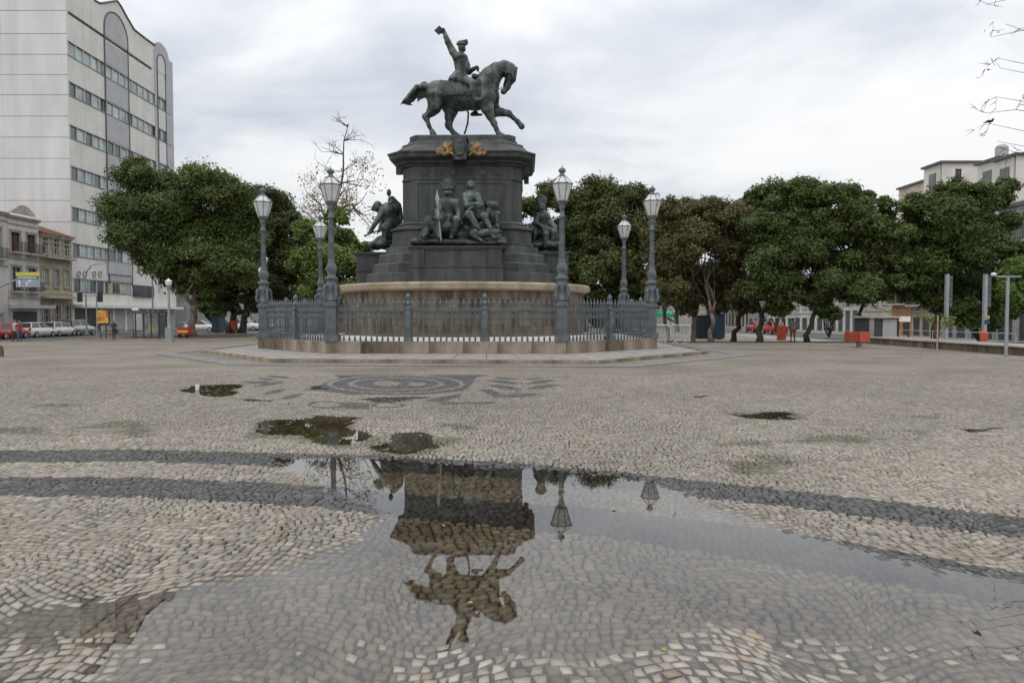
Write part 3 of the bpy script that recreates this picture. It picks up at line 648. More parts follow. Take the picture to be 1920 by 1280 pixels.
# lamp posts at the corners
def make_lamp():
    r = thing('lamp_post', 'ornate grey cast iron lamp post with white lantern on the railing corner', 'lamp post', (0, 0, 0), 0, 'lamp posts at the railing corners')
    z = lambda v: v-.545
    b = MB(); b.box((0, 0, z(.67)), (.56, .56, .25)); b.box((0, 0, z(1.36)), (.40, .40, 1.14)); b.box((0, 0, z(1.99)), (.50, .50, .12)); b.box((0, 0, z(1.35)), (.30, .425, .85)); b.box((0, 0, z(1.35)), (.425, .30, .85)); b.box((0, 0, z(2.09)), (.42, .42, .08)); b.build('pedestal', MM['iron'], r, True)
    b = MB(); b.lathe([(.22, z(2.13)), (.25, z(2.2)), (.17, z(2.3)), (.17, z(2.55)), (.23, z(2.7)), (.24, z(2.82)), (.19, z(2.9)), (.21, z(2.96)), (.27, z(3.0)), (.27, z(3.06)), (.17, z(3.1)), (.15, z(3.2)), (.21, z(3.34)), (.22, z(3.44)), (.17, z(3.58)), (.13, z(3.68)), (.14, z(3.72)), (.12, z(3.76))], 14); b.smooth = True; orn = b.build('ornament', MM['iron'], r, True)
    for q in range(4):
        a = PI/4+q*PI/2; c, s = math.cos(a), math.sin(a); b = MB()
        pts = [(.20, 2.14), (.33, 2.24), (.36, 2.4), (.30, 2.52), (.33, 2.62), (.29, 2.74), (.2, 2.72)]
        b.tube([(c*x, s*x, z(zz)) for x, zz in pts], [.07, .075, .06, .07, .075, .06, .03], 6); b.smooth = True; b.build('scroll', MM['iron'], orn, True)
    b = MB(); b.lathe([(.115, z(3.76)), (.105, z(4.1)), (.085, z(5.35))], 12, cap=False); b.smooth = True; b.build('shaft', MM['iron'], r, True)
    for q in range(8):
        a = 2*PI*q/8; b = MB(); b.tube([(.112*math.cos(a), .112*math.sin(a), z(3.8)), (.088*math.cos(a), .088*math.sin(a), z(5.3))], .014, 4); b.build('flute', MM['iron'], r, True)
    b = MB(); b.lathe([(.085, z(5.34)), (.13, z(5.38)), (.14, z(5.44)), (.09, z(5.5)), (.085, z(5.7)), (.10, z(5.74)), (.13, z(5.8)), (.11, z(5.86)), (.17, z(5.94)), (.235, z(6.0)), (.235, z(6.05))], 14); b.smooth = True; b.build('collar', MM['iron'], r, True)
    lan = MB(); n = 8
    A = [2*PI*(i+.5)/n for i in range(n)]
    def rp_(rad, zz): return [(rad*math.cos(a), rad*math.sin(a), z(zz)) for a in A]
    lo_, hi_, rt = rp_(.225, 6.05), rp_(.425, 6.68), rp_(.17, 6.98)
    for i in range(n):
        lan.bar(lo_[i], hi_[i], .014, 4); lan.bar(hi_[i], rt[i], .013, 4); lan.bar(hi_[i], hi_[(i+1) % n], .022, 4); lan.bar(rt[i], rt[(i+1) % n], .018, 4)
        lan.bar(hi_[i], (hi_[i][0]*1.09, hi_[i][1]*1.09, hi_[i][2]+.035), .018, 4)
    fr_ = lan.build('lantern_frame', MM['iron'], r, True)
    for i in range(n):
        j = (i+1) % n; k = .985
        q = [(p[0]*k, p[1]*k, p[2]) for p in (lo_[i], lo_[j], hi_[j], hi_[i])]; MB().add(q+[(p[0]*.97, p[1]*.97, p[2]) for p in q], [(0, 1, 2, 3), (7, 6, 5, 4)]).build('pane', MM['milk'], fr_, True)
        q = [(p[0]*k, p[1]*k, p[2]) for p in (hi_[i], hi_[j], rt[j], rt[i])]; MB().add(q+[(p[0]*.97, p[1]*.97, p[2]) for p in q], [(0, 1, 2, 3), (7, 6, 5, 4)]).build('roof_pane', MM['milk'], fr_, True)
    b = MB(); b.lathe([(.175, z(6.98)), (.13, z(7.03)), (.09, z(7.06)), (.085, z(7.12)), (.14, z(7.17)), (.15, z(7.22)), (.12, z(7.28)), (.05, z(7.32)), (.02, z(7.35)), (.004, z(7.45))], 10); b.smooth = True; b.build('finial', MM['iron'], r, True)
    return r
lamp = make_lamp()
LAMPL = {0: 'ending the railing below the spear figure, towards the office block', 1: 'ending the railing below the spear figure, towards the crowd barriers', 2: 'on the railing corner next to the crowd barriers', 7: 'on the railing corner in front of the two-globe lamp', 3: 'farther back, behind the feather-skirted bronze figure', 6: 'farther back, before the bright green tree'}
for i, k in enumerate((0, 1, 2, 7, 3, 6)):
    o = lamp if i == 0 else copy_tree(lamp); o.location = loc(*OCT[k], .545); o.rotation_euler = (0, 0, RZ); o['label'] = 'ornate grey lamp post '+LAMPL[k]

# dark stone pedestal
pd = thing('monument_pedestal', 'tall dark stone pedestal with cornice and stepped base carrying the bronze horseman', 'pedestal', (CM.x, CM.y, 3.0), RZ)
def crect(hw, hd, ch): return [(-hw+ch, -hd), (hw-ch, -hd), (hw, -hd+ch), (hw, hd-ch), (hw-ch, hd), (-hw+ch, hd), (-hw, hd-ch), (-hw, -hd+ch)]
def loft(secs, name, m=None, par=pd):
    return MB().rings([[(x, y, z-3.0) for x, y in crect(hw, hd, ch)] for z, hw, hd, ch in secs]).build(name, m or MM['pedestal'], par, True)
loft([(2.99, 4.55, 4.2, 1.5), (3.52, 4.5, 4.15, 1.5), (3.56, 4.44, 4.1, 1.5)], 'step'); loft([(3.56, 4.3, 3.9, 1.5), (3.98, 4.25, 3.88, 1.5), (4.04, 4.2, 3.84, 1.5)], 'step'); loft([(4.04, 4.05, 3.6, 1.4), (4.46, 4.0, 3.58, 1.4), (4.52, 3.95, 3.54, 1.4)], 'step'); loft([(4.52, 3.75, 3.25, 1.3), (4.82, 3.72, 3.2, 1.3), (4.86, 3.7, 3.2, 1.3)], 'step')
loft([(4.86, 3.52, 2.75, .8), (5.0, 3.52, 2.75, .8), (5.06, 3.42, 2.66, .78), (5.62, 3.40, 2.64, .78), (5.68, 3.5, 2.72, .8), (5.76, 3.5, 2.72, .8), (5.84, 3.3, 2.55, .75), (5.93, 3.18, 2.42, .7), (5.96, 3.2, 2.44, .7), (6.05, 3.05, 2.3, .64), (6.12, 3.0, 2.25, .62)], 'base_moulding')
die = loft([(6.12, 2.9, 2.14, .62), (8.12, 2.9, 2.14, .62), (8.13, 2.97, 2.2, .63), (8.2, 2.97, 2.2, .63), (8.21, 2.92, 2.16, .62), (8.78, 2.92, 2.16, .62)], 'die')
for s in (-1, 1):
    MB().span((s*2.27-.17, -2.2, 6.15-3), (s*2.27+.17, -2.1, 8.1-3)).build('pilaster', MM['pedestal'], die, True)
    MB().span((s*2.945, -1.5, 6.15-3), (s*2.85, -1.2, 8.1-3)).build('pilaster', MM['pedestal'], die, True)
MB().span((-2.1, -2.185, 6.15-3), (2.1, -2.1, 6.3-3)).build('panel_border', MM['pedestal'], die, True); MB().span((-2.1, -2.185, 7.95-3), (2.1, -2.1, 8.1-3)).build('panel_border', MM['pedestal'], die, True)
for i in range(6):
    x = -1.8+i*.72; MB().box((x, -2.17, 8.48-3), (.30, .07, .26)).build('frieze_block', MM['bronze_dark'], die, True)
loft([(8.78, 3.0, 2.24, .62), (8.86, 3.05, 2.3, .63), (8.9, 3.16, 2.42, .66), (9.0, 3.2, 2.46, .68), (9.06, 3.42, 2.7, .74), (9.12, 3.5, 2.78, .76), (9.26, 3.53, 2.81, .77), (9.32, 3.6, 2.88, .8), (9.38, 3.6, 2.88, .8)], 'cornice')
for s in (-1, 1):
    for y in (-1.3, 1.3): MB().box((s*3.16, y, 8.72-3), (.26, .3, .34), 0, 1.0).build('bracket', MM['pedestal'], pd, True)
loft([(9.38, 3.45, 2.72, .8), (9.52, 3.35, 2.6, .85), (9.62, 3.2, 2.45, .9), (9.85, 2.98, 2.2, .8), (9.88, 3.0, 2.2, .8), (9.97, 2.94, 2.12, .8), (10.0, 2.72, 1.9, .6), (10.12, 2.7, 1.88, .6)], 'roof_slope')
loft([(10.12, 2.58, 1.6, .3), (10.16, 2.62, 1.64, .3), (10.36, 2.62, 1.64, .3), (10.42, 2.56, 1.58, .3)], 'slab')
cb_ = MB(); cb_.box((0, -2.72, 9.42-3), (.64, .5, 1.0)); cb_.box((0, -2.5, 9.98-3), (.74, .9, .12)); cb_.rings([[(.3*math.cos(a)*k, -2.98+y, 9.45-3+.42*math.sin(a)*k) for a in [2*PI*i/14 for i in range(14)]] for k, y in ((1, .06), (1, 0), (.8, -.07))]); cb_.build('cartouche', MM['bronze_dark'], pd, True)
def plinth(cx, cy, hw, hd, rz, name):
    c, s = math.cos(rz), math.sin(rz)
    def box(m, x, y, z0, z1, w, d): m.box((cx+x*c-y*s, cy+x*s+y*c, (z0+z1)/2-3), (w*2, d*2, z1-z0), rz)
    m = MB(); box(m, 0, 0, 2.985, 3.74, hw+.06, hd+.06); box(m, 0, 0, 3.74, 3.82, hw+.1, hd+.1); box(m, 0, 0, 3.82, 4.52, hw, hd); box(m, 0, 0, 4.52, 4.60, hw+.06, hd+.06); box(m, 0, 0, 4.60, 4.68, hw+.12, hd+.12)
    o = m.build(name, MM['pedestal'], pd, True)
    for sx in (-1, 1):
        m = MB(); box(m, sx*(hw-.32), -hd+.02, 3.825, 4.515, .30, .09); m.build('panel_pier', MM['pedestal'], o, True)
    return o
plinth(0, -3.7, 2.05, 1.1, 0, 'figure_plinth'); plinth(-4.2, 0, 1.75, .95, PI/2*3, 'figure_plinth'); plinth(4.2, 0, 1.75, .95, PI/2, 'figure_plinth'); plinth(0, 3.7, 2.05, 1.1, PI, 'figure_plinth')
# gilded griffins on the cornice
def u1(u, v, Y): p = P(720+u/4.57, 20+v/4.57, Y); return np.array(p)
for s in (-1, 1):
    def q(u, v, dy=0): return u1(662+s*(662-u), v+14, 34.1+dy)
    pr = []
    sp_ = [(487+a*math.cos(t), 1196+a*math.sin(t)*.85) for a, t in [(36-i*1.9, 2.2+i*.52) for i in range(17)]]
    pr += chain([q(*p) for p in sp_], [.055-.0015*i for i in range(17)])
    pr += chain([q(505, 1222), q(548, 1205, -.05), q(570, 1180, -.1), q(560, 1150, -.12), q(566, 1128, -.15), q(584, 1136, -.2)], [.07, .11, .10, .07, .065, .03])
    for i in range(5): pr.append(cap(q(548, 1180), q(490+i*13, 1112+abs(i-3)*5, .05), .05, .02))
    pr += chain([q(565, 1195, -.1), q(585, 1215, -.2), q(592, 1228, -.2)], [.05, .04, .03])
    c = q(530, 1225); o = link('griffin', organic('griffin', pr, .022, .05, MM['gold'], c, .006), None, c); WL[o.name] = Vector(c)
    tag(o, 'gilded griffin with curled tail beside the cartouche, below the horse\'s '+('head' if s < 0 else 'tail'), 'statue', 'gilded griffins on the pedestal cornice')
# ------------------------------------------------------------ bronze horseman
YS = 37.0; MPU = YS/F/4.57                        # metres per unit of the enlarged view
def h(u, v, dy=0): return u1(u, v, YS+dy)
def hr(r): return r*MPU
es = thing('equestrian_statue', 'green bronze horseman raising a paper high on a striding horse', 'statue', (CM.x, CM.y, 10.42))
off = WL[es.name]
horse = []
horse += [ell(h(455, 712), (.62, .62, .66)), ell(h(545, 722), (.72, .66, .66)), ell(h(660, 740), (.85, .68, .72)), ell(h(780, 735), (.75, .66, .72)), ell(h(875, 725), (.66, .60, .72)), ell(h(925, 770), (.36, .42, .46))]
horse += chain([h(865, 640), h(915, 570), h(965, 520), h(1030, 492), h(1085, 498)], [hr(100), hr(86), hr(70), hr(54), hr(46)])
horse += chain([h(895, 710), h(928, 640), h(948, 580), h(985, 530)], [hr(85), hr(56), hr(46), hr(44)])
horse += [cap(h(1095, 515), h(1085, 585), hr(44), hr(40)), cap(h(1085, 585), h(1055, 655), hr(38), hr(26)), cap(h(1055, 655), h(1030, 690), hr(27), hr(24)), cap(h(1072, 560), h(1062, 615), hr(38), hr(26)), cap(h(1108, 512), h(1112, 590), hr(30), hr(18)), ell(h(1022, 696), .125)]
for s in (-.13, .13): horse += [cap(h(1105, 500, s), h(1148, 490, s*1.5), .09, .03)]
# legs
horse += chain([h(450, 740, -.32), h(432, 830, -.34), h(408, 865, -.34), h(360, 912, -.34), h(385, 985, -.34), h(415, 1045, -.34), h(420, 1052, -.34)], [.52, .34, .24, .15, .10, .11, .09])
horse += [cap(h(345, 905, -.34), h(365, 935, -.34), .12, .1), cap(h(418, 1052, -.34), h(432, 1078, -.34), .13, .165)]
horse += chain([h(540, 780, .30), h(575, 860, .32), h(562, 910, .32), h(556, 985, .32), h(585, 1035, .32), h(610, 1062, .32)], [.48, .34, .25, .165, .115, .11])
horse += [cap(h(545, 975, .32), h(552, 1000, .32), .14, .12), cap(h(608, 1060, .32), h(634, 1080, .32), .14, .16)]
horse += chain([h(870, 760, -.34), h(885, 840, -.36), h(910, 900, -.36), h(942, 965, -.36), h(965, 1020, -.36), h(982, 1055, -.36)], [.43, .31, .21, .15, .105, .11])
horse += [cap(h(982, 1055, -.36), h(1014, 1080, -.36), .12, .165)]
horse += chain([h(920, 800, .30), h(945, 862, .32), h(1010, 872, .32), h(1068, 882, .32), h(1110, 920, .32), h(1142, 948, .32), h(1152, 958, .32)], [.42, .30, .20, .16, .10, .105, .09])
horse += [cap(h(1152, 960, .32), h(1180, 992, .32), .12, .165)]
me = organic('horse', horse, .042, .10, MM['bronze'], off, .008)
hb = link('horse', me, es)
# saddle cloth follows the body, a little proud of it
def clipbox(a, b): 
    a = np.array(a); b = np.array(b)
    return lambda x, y, z: np.maximum(np.maximum(np.maximum(a[0]-x, x-b[0]), np.maximum(a[2]-z, z-b[2])), np.maximum(a[1]-y, y-b[1]))+.02*np.sin(9*x)+.01*np.sin(23*x)
lo_, hi_ = h(485, 765), h(835, 610)
link('saddle_cloth', organic('saddle_cloth', horse[:6], .042, .16, MM['bronze_dark'], off, .006, clip=clipbox((lo_[0], YS-1, lo_[2]), (hi_[0], YS+1, hi_[2])), grow=.045), hb)
lo_, hi_ = h(835, 800), h(878, 560)
tail = []
for i in range(9):
    s = (i-4)*.05; r = np.random.default_rng(i).uniform(-1, 1, 6)*16
    tail += chain([h(385, 655), h(340+r[0]*.4, 632+abs(i-4)*6, s), h(285+r[1]*.6, 655+i*7, s*1.4), h(238+r[2], 715+i*7, s*1.7), h(195+r[3], 765+i*4, s*1.6), h(140+i*13, 800+r[4]*.8, s*1.3)], [.15, .14, .125, .10, .075, .025])
for i in range(5): tail += chain([h(300+i*18, 690), h(295+i*17, 740), h(288+i*16, 790-i*14)], [.11, .07, .02])
link('tail', organic('tail', tail, .034, .03, MM['bronze'], off, .012), hb)
mane = []
for i in range(16):
    t = i/15; u = 870+t*225; v = 560-120*math.sin(min(1, t*1.25)*PI/2)+(28*max(0, t-.72)/.28)**1.0
    for sy in (-1, 1):
        mane += chain([h(u, v-2, sy*.05), h(u+10, v+42, sy*(.36-.1*t)), h(u-6+random.uniform(-8, 8), v+92+random.uniform(-12, 14), sy*(.44-.12*t))], [.10, .095, .03])
mane += chain([h(1115, 497), h(1128, 530), h(1128, 575)], [.09, .07, .02])
link('mane', organic('mane', mane, .03, .025, MM['bronze'], off, .01), hb)
strap = MB(); strap.smooth = True
strap.tube([h(1010, 660, -.17), h(960, 690, -.42), h(900, 640, -.5), h(830, 560, -.35), h(800, 500, -.12)], .022, 5); strap.tube([h(1010, 660, .17), h(960, 690, .42), h(900, 640, .5), h(830, 560, .3), h(802, 500, -.05)], .022, 5)
strap.tube([h(1068, 495, -.26), h(1045, 560, -.24), h(1022, 650, -.17)], .025, 5); strap.tube([h(1115, 560, -.2), h(1050, 590, -.27)], .025, 5)
strap.build('bridle', MM['bronze_dark'], hb)
tas = []
for i in range(6): tas += chain([h(960+i*4, 690+i*4, -.35), h(972+i*2, 745, -.3), h(976+i, 792-i*4, -.28)], [.05, .05, .02])
link('chest_tassel', organic('chest_tassel', tas, .03, .03, MM['bronze_dark'], off, .006), hb)
# rider
rd_ = []
rd_ += [ell(h(665, 590), (.36, .40, .30)), cap(h(664, 560), h(660, 505), .30, .29), cap(h(660, 505), h(655, 425), .30, .37), ell(h(652, 405), (.40, .46, .22)), cap(h(655, 392), h(662, 345), .14, .115), ell(h(665, 318), (.185, .17, .22)), cap(h(690, 325), h(697, 332), .05, .03), ell(h(678, 343), (.12, .1, .08))]
rd_ += chain([h(618, 395, -.25), h(590, 355, -.3), h(548, 270, -.3), h(530, 225, -.3), h(514, 182, -.3)], [.20, .19, .155, .125, .09])
for i in range(4): rd_ += chain([h(514, 184, -.3), h(506-i*2, 172+i*5, -.36+.03*i), h(490-i, 166+i*7, -.42+.04*i), h(484+i, 172+i*8, -.38+.04*i)], [.06, .045, .038, .03])
rd_ += chain([h(516, 182, -.3), h(512, 160, -.36), h(500, 152, -.4)], [.05, .042, .03])
rd_ += chain([h(690, 405, .32), h(712, 470, .42), h(728, 530, .34), h(765, 502, .15), h(796, 484, .0)], [.17, .155, .13, .105, .08])
for i in range(4): rd_ += chain([h(794, 484+i*4, -.02+i*.02), h(806, 488+i*6, -.05+.02*i), h(801, 503+i*5, -.06)], [.05, .042, .034])
for s in (-1, 1):
    rd_ += chain([h(672, 592, s*.3), h(735, 612, s*.62), h(765, 628, s*.78)], [.27, .22, .19])
    rd_ += chain([h(765, 628, s*.78), h(762, 690, s*.82), h(778, 745, s*.82), h(785, 762, s*.82)], [.18, .155, .11, .10])
    rd_ += chain([h(785, 764, s*.82), h(820, 762, s*.86), h(846, 752, s*.88)], [.10, .09, .055])
for i in range(5): rd_ += chain([h(640-i*6, 540, -.25+.12*i), h(610-i*8, 580, -.3+.15*i), h(578+i*5, 618, -.32+.16*i)], [.14, .13, .05])
rider = link('rider', organic('rider', rd_, .03, .055, MM['bronze'], off, .005), es)
hat = [ell(h(668, 292), (.22, .2, .13)), cap(h(632, 288), h(712, 278), .075, .06), cap(h(640, 272), h(705, 262), .07, .085), cap(h(705, 262), h(708, 290), .06, .04)]
link('hat', organic('hat', hat, .026, .05, MM['bronze'], off, .008), rider)
pp = MB(); q = [h(428, 172, -.36), h(470, 212, -.30), h(512, 168, -.42), h(474, 128, -.48)]; n_ = np.array([0, .03, .01])
pp.add([tuple(a) for a in q]+[tuple(a+n_) for a in q], [(3, 2, 1, 0), (4, 5, 6, 7), (0, 1, 5, 4), (1, 2, 6, 5), (2, 3, 7, 6), (3, 0, 4, 7)]); pp.build('paper', MM['bronze'], rider)
sw = MB(); sw.smooth = True; sw.tube([h(650, 600, .60), h(690, 760, .76), h(722, 880, .72), h(718, 960, .68), h(700, 1025, .64), h(688, 1056, .62)], [.05, .05, .05, .05, .05, .055], 7); sw.tube([h(650, 600, .60), h(625, 570, .55)], .05, 6); sw.tube([h(665, 612, .66), h(630, 618, .6)], .035, 6); sw.build('sabre', MM['bronze_dark'], rider)
sd_ = [ell(h(690, 612), (.62, .50, .2)), cap(h(775, 575), h(800, 565), .14, .12), cap(h(770, 560, -.3), h(840, 575, -.34), .13, .10), cap(h(770, 560, .3), h(840, 575, .34), .13, .10), ell(h(805, 625, -.55), (.17, .15, .26)), ell(h(575, 605), (.16, .4, .12))]
link('saddle', organic('saddle', sd_, .032, .06, MM['bronze_dark'], off, .01), es)
st = MB(); st.tube([h(765, 700, .72), h(775, 830, .74), h(770, 875, .74)], .03, 5); st.build('stirrup_strap', MM['bronze_dark'], rider)
link('stirrup', organic('stirrup', [cap(h(755, 890, .74), h(835, 893, .74), .10, .06), cap(h(765, 880, .74), h(790, 872, .74), .09, .09)], .03, .05, MM['bronze_dark'], off), rider)
gp = MB(); gp.span((-1.9+CM.x, 36.2, 10.40), (2.3+CM.x, 37.8, 10.455)); gp.build('ground_plate', MM['bronze_dark'], es)

# ------------------------------------------------------------ bronze figure groups on the plinths
def k2(u, v, Y): return np.array(P(660+u/4.267, 240+v/4.267, Y))
S2 = 33.3/F/4.267
def figure(o, pel, che, hd, arms, legs, sc=1.0, name='figure', extra=(), hair=None, mt='bronze', hrad=.27):
    """seated or bending figure; joints already in metres"""
    r = sc; pr = [cap(pel, (np.array(pel)+np.array(che))/2, .36*r, .30*r), cap((np.array(pel)+np.array(che))/2, che, .30*r, .38*r)]
    che = np.array(che); hd = np.array(hd); nk = che+(hd-che)*.55
    pr += [cap(che, nk, .22*r, .13*r), ell(hd, (hrad*.82*r, hrad*.86*r, hrad*r)), cap(hd+(0, -.2*r, -.05*r), hd+(0, -.26*r, -.08*r), .06*r, .05*r)]
    for a in arms:
        pr += [cap(che, a[0], .24*r, .19*r)]+chain(a, [.18*r, .145*r]+[.10*r]*(len(a)-2))
        e = np.array(a[-1]); d = e-np.array(a[-2]); d = d/(np.linalg.norm(d)+1e-9)
        for i in range(4):
            w = np.array([(i-1.5)*.05*r, 0, (i-1.5)*.02*r]); pr += chain([e+w*.6, e+d*.13*r+w, e+d*.2*r+w+(0, -.03, -.04)], [.05*r, .042*r, .032*r])
        pr += chain([e, e+d*.06*r+(.09*r, -.02, .02), e+d*.12*r+(.10*r, -.03, 0)], [.05*r, .042*r, .034*r])
    for l in legs:
        pr += [cap(pel, l[0], .34*r, .26*r)]+chain(l, [.27*r, .20*r, .11*r][:len(l)]+[.10*r]*(len(l)-3))
        f = np.array(l[-1]); pr += [cap(f, f+np.array([.02, -.30*r, -.06*r]), .11*r, .07*r)]
    pr += list(extra)
    return link(name, organic(name, pr, .030, .05, MM[mt], WL[o.name], .006), o)
def rock(o, pts, vs=.06): return link('rock', organic('rock', [ell(p, r) for p, r in pts], vs, .12, MM['bronze_dark'], WL[o.name], .03), o)
c = k2(850, 940, 33.3)
g1 = thing('bronze_group', 'bronze seated figure with feather headdress and spear beside a second seated figure', 'statue', (c[0], c[1], 4.68))
Y = 33.2
figure(g1, k2(775, 745, Y+.2), k2(772, 612, Y+.1), k2(770, 515, Y), [[k2(718, 595, Y), k2(684, 665, Y-.45), k2(694, 712, Y-1.0)], [k2(828, 595, Y), k2(852, 670, Y-.1), k2(850, 748, Y-.35)]],
       [[k2(735, 740, Y-.1), k2(690, 720, Y-.8), k2(700, 875, Y-.75)], [k2(810, 745, Y-.1), k2(838, 735, Y-.85), k2(795, 872, Y-.75)]])
fe = []
for i in range(9):
    a = -1.05+i*.262; fe += chain([k2(770+30*math.sin(a), 492-12*math.cos(a), Y-.05), k2(770+50*math.sin(a), 490-52*math.cos(a), Y+.02), k2(770+72*math.sin(a), 488-96*math.cos(a), Y-.02)], [.045, .062, .018])
fe += [ell(k2(770, 492, Y), (.30, .30, .09))]
for i in range(8): fe += chain([k2(735+i*10, 745, Y-.35), k2(725+i*13, 790, Y-.75), k2(722+i*14, 822, Y-.7)], [.1, .09, .05])
link('feathers', organic('feathers', fe, .024, .015, MM['bronze_dark'], WL[g1.name], .005), g1)
spr = MB(); spr.tube([k2(683, 640, Y-1.08), k2(713, 902, Y-1.12)], .036, 6); q0, q1, q2 = k2(680, 488, Y-1.02), k2(682, 570, Y-1.05), k2(686, 655, Y-1.08)
spr.add([tuple(q0), tuple(q1+(-.095, 0, 0)), tuple(q2), tuple(q1+(.095, 0, 0)), tuple(q1+(0, -.035, 0)), tuple(q1+(0, .035, 0))], [(0, 1, 4), (1, 2, 4), (2, 3, 4), (3, 0, 4), (1, 0, 5), (2, 1, 5), (3, 2, 5), (0, 3, 5)]); spr.build('spear', mat('worn_bronze', (.30, .30, .26), .45, .25, 4, metal=.3), g1)
figure(g1, k2(945, 735, Y+.35), k2(945, 560, Y+.3), k2(950, 460, Y+.2), [[k2(905, 545, Y+.1), k2(915, 620, Y-.2), k2(985, 608, Y-.4)], [k2(1000, 545, Y+.1), k2(1030, 620, Y-.1), k2(960, 640, Y-.4)]],
       [[k2(925, 730, Y), k2(935, 690, Y-.6), k2(1012, 800, Y-.65)], [k2(985, 720, Y+.1), k2(1050, 705, Y-.3), k2(1105, 800, Y-.4)]], .95)
bk = []
for i in range(7): bk += chain([k2(925+i*8, 440, Y+.15), k2(918+i*10, 480, Y+.25), k2(912+i*14, 530, Y+.2)], [.07, .06, .03])
link('hair', organic('hair', bk, .03, .05, MM['bronze'], WL[g1.name], .008), g1)
figure(g1, k2(1125, 720, Y+.6), k2(1125, 630, Y+.55), k2(1085, 612, Y+.4), [[k2(1090, 650, Y+.4), k2(1075, 700, Y+.2), k2(1090, 750, Y+.1)]], [[k2(1130, 740, Y+.4), k2(1165, 690, Y+.1), k2(1160, 790, Y)]], .75)
an = [ell(k2(1040, 848, Y-.75), (.42, .24, .18))]+chain([k2(985, 840, Y-.75), k2(1090, 838, Y-.75), k2(1150, 832, Y-.8), k2(1195, 828, Y-.85)], [.19, .18, .12, .05])+chain([k2(965, 845, Y-.75), k2(990, 875, Y-.85), k2(1042, 903, Y-.95)], [.15, .1, .06])+chain([k2(1110, 850, Y-.85), k2(1140, 880, Y-.95), k2(1190, 862, Y-1)], [.1, .07, .05])+chain([k2(1150, 850, Y-.8), k2(1198, 858, Y-.85)], [.08, .04])
link('lying_animal', organic('lying_animal', an, .03, .06, MM['bronze'], WL[g1.name], .006), g1)
an = [ell(k2(630, 770, Y-.1), (.33, .45, .42)), ell(k2(640, 725, Y), (.22, .3, .2)), ell(k2(600, 835, Y-.45), (.20, .34, .22)), cap(k2(590, 850, Y-.6), k2(575, 872, Y-.95), .14, .07)]+chain([k2(655, 780, Y-.4), k2(672, 830, Y-.5), k2(668, 882, Y-.55)], [.2, .13, .09])+chain([k2(580, 830, Y-.2), k2(556, 860, Y-.3), k2(556, 888, Y-.35)], [.14, .1, .08])
link('crouching_animal', organic('crouching_animal', an, .032, .08, MM['bronze_dark'], WL[g1.name], .01), g1)
rk = [(k2(520+i*74, 918+random.uniform(-6, 6), Y-.55+random.uniform(-.15, .15)), (.34, .42, .16)) for i in range(10)]+[(k2(540+i*80, 905, Y+.4), (.38, .5, .22)) for i in range(9)]+[(k2(790, 835, Y+.2), (.55, .5, .5)), (k2(950, 830, Y+.3), (.6, .5, .5)), (k2(870, 860, Y), (.6, .55, .3)), (k2(1100, 840, Y+.5), (.5, .4, .45))]
rock(g1, rk)
# bending figure with an oar, facing the office block
Yl = 37.0; c = k2(240, 960, Yl)
g2_ = thing('bronze_group', 'bronze figure bending over a long oar with a second crouching figure on the side plinth', 'statue', (c[0], c[1], 4.68))
figure(g2_, k2(318, 755, Yl-.3), k2(285, 655, Yl-.5), k2(205, 632, Yl-.6), [[k2(250, 660, Yl-.7), k2(205, 735, Yl-.9), k2(155, 815, Yl-1.0)], [k2(268, 650, Yl-.2), k2(245, 740, Yl), k2(225, 800, Yl-.2)]],
       [[k2(300, 770, Yl-.5), k2(262, 800, Yl-.8), k2(262, 905, Yl-.7)], [k2(330, 780, Yl), k2(275, 830, Yl-.1), k2(300, 925, Yl)]], 1.0, extra=chain([k2(205, 615, Yl-.6), k2(180, 640, Yl-.65), k2(160, 655, Yl-.62)], [.2, .15, .05]))
figure(g2_, k2(355, 740, Yl+.2), k2(335, 650, Yl+.1), k2(318, 592, Yl), [[k2(300, 650, Yl-.15), k2(290, 705, Yl-.3), k2(300, 740, Yl-.5)], [k2(375, 650, Yl+.2), k2(390, 720, Yl+.1), k2(370, 760, Yl-.2)]], [[k2(350, 760, Yl-.2), k2(300, 810, Yl-.45), k2(285, 900, Yl-.4)]], .9, extra=chain([k2(318, 575, Yl), k2(365, 620, Yl+.1), k2(392, 680, Yl+.15)], [.2, .18, .08]))
oa = MB(); oa.tube([k2(95, 865, Yl-1.05), k2(160, 838, Yl-1.0), k2(330, 785, Yl-.7)], [.05, .035, .03], 6); oa.tube([k2(300, 590, Yl-.3), k2(296, 540, Yl-.3)], .02, 5); oa.ball(tuple(k2(295, 518, Yl-.3)), .12, 8, 6, 1.6); oa.build('oar', MM['bronze_dark'], g2_)
rock(g2_, [(k2(180+i*32, 935+random.uniform(-5, 5), Yl+random.uniform(-1.0, .8)), (.34, .6, .22)) for i in range(6)]+[(k2(330, 850, Yl+.2), (.5, .7, .7)), (k2(260, 905, Yl), (.5, .8, .3))])
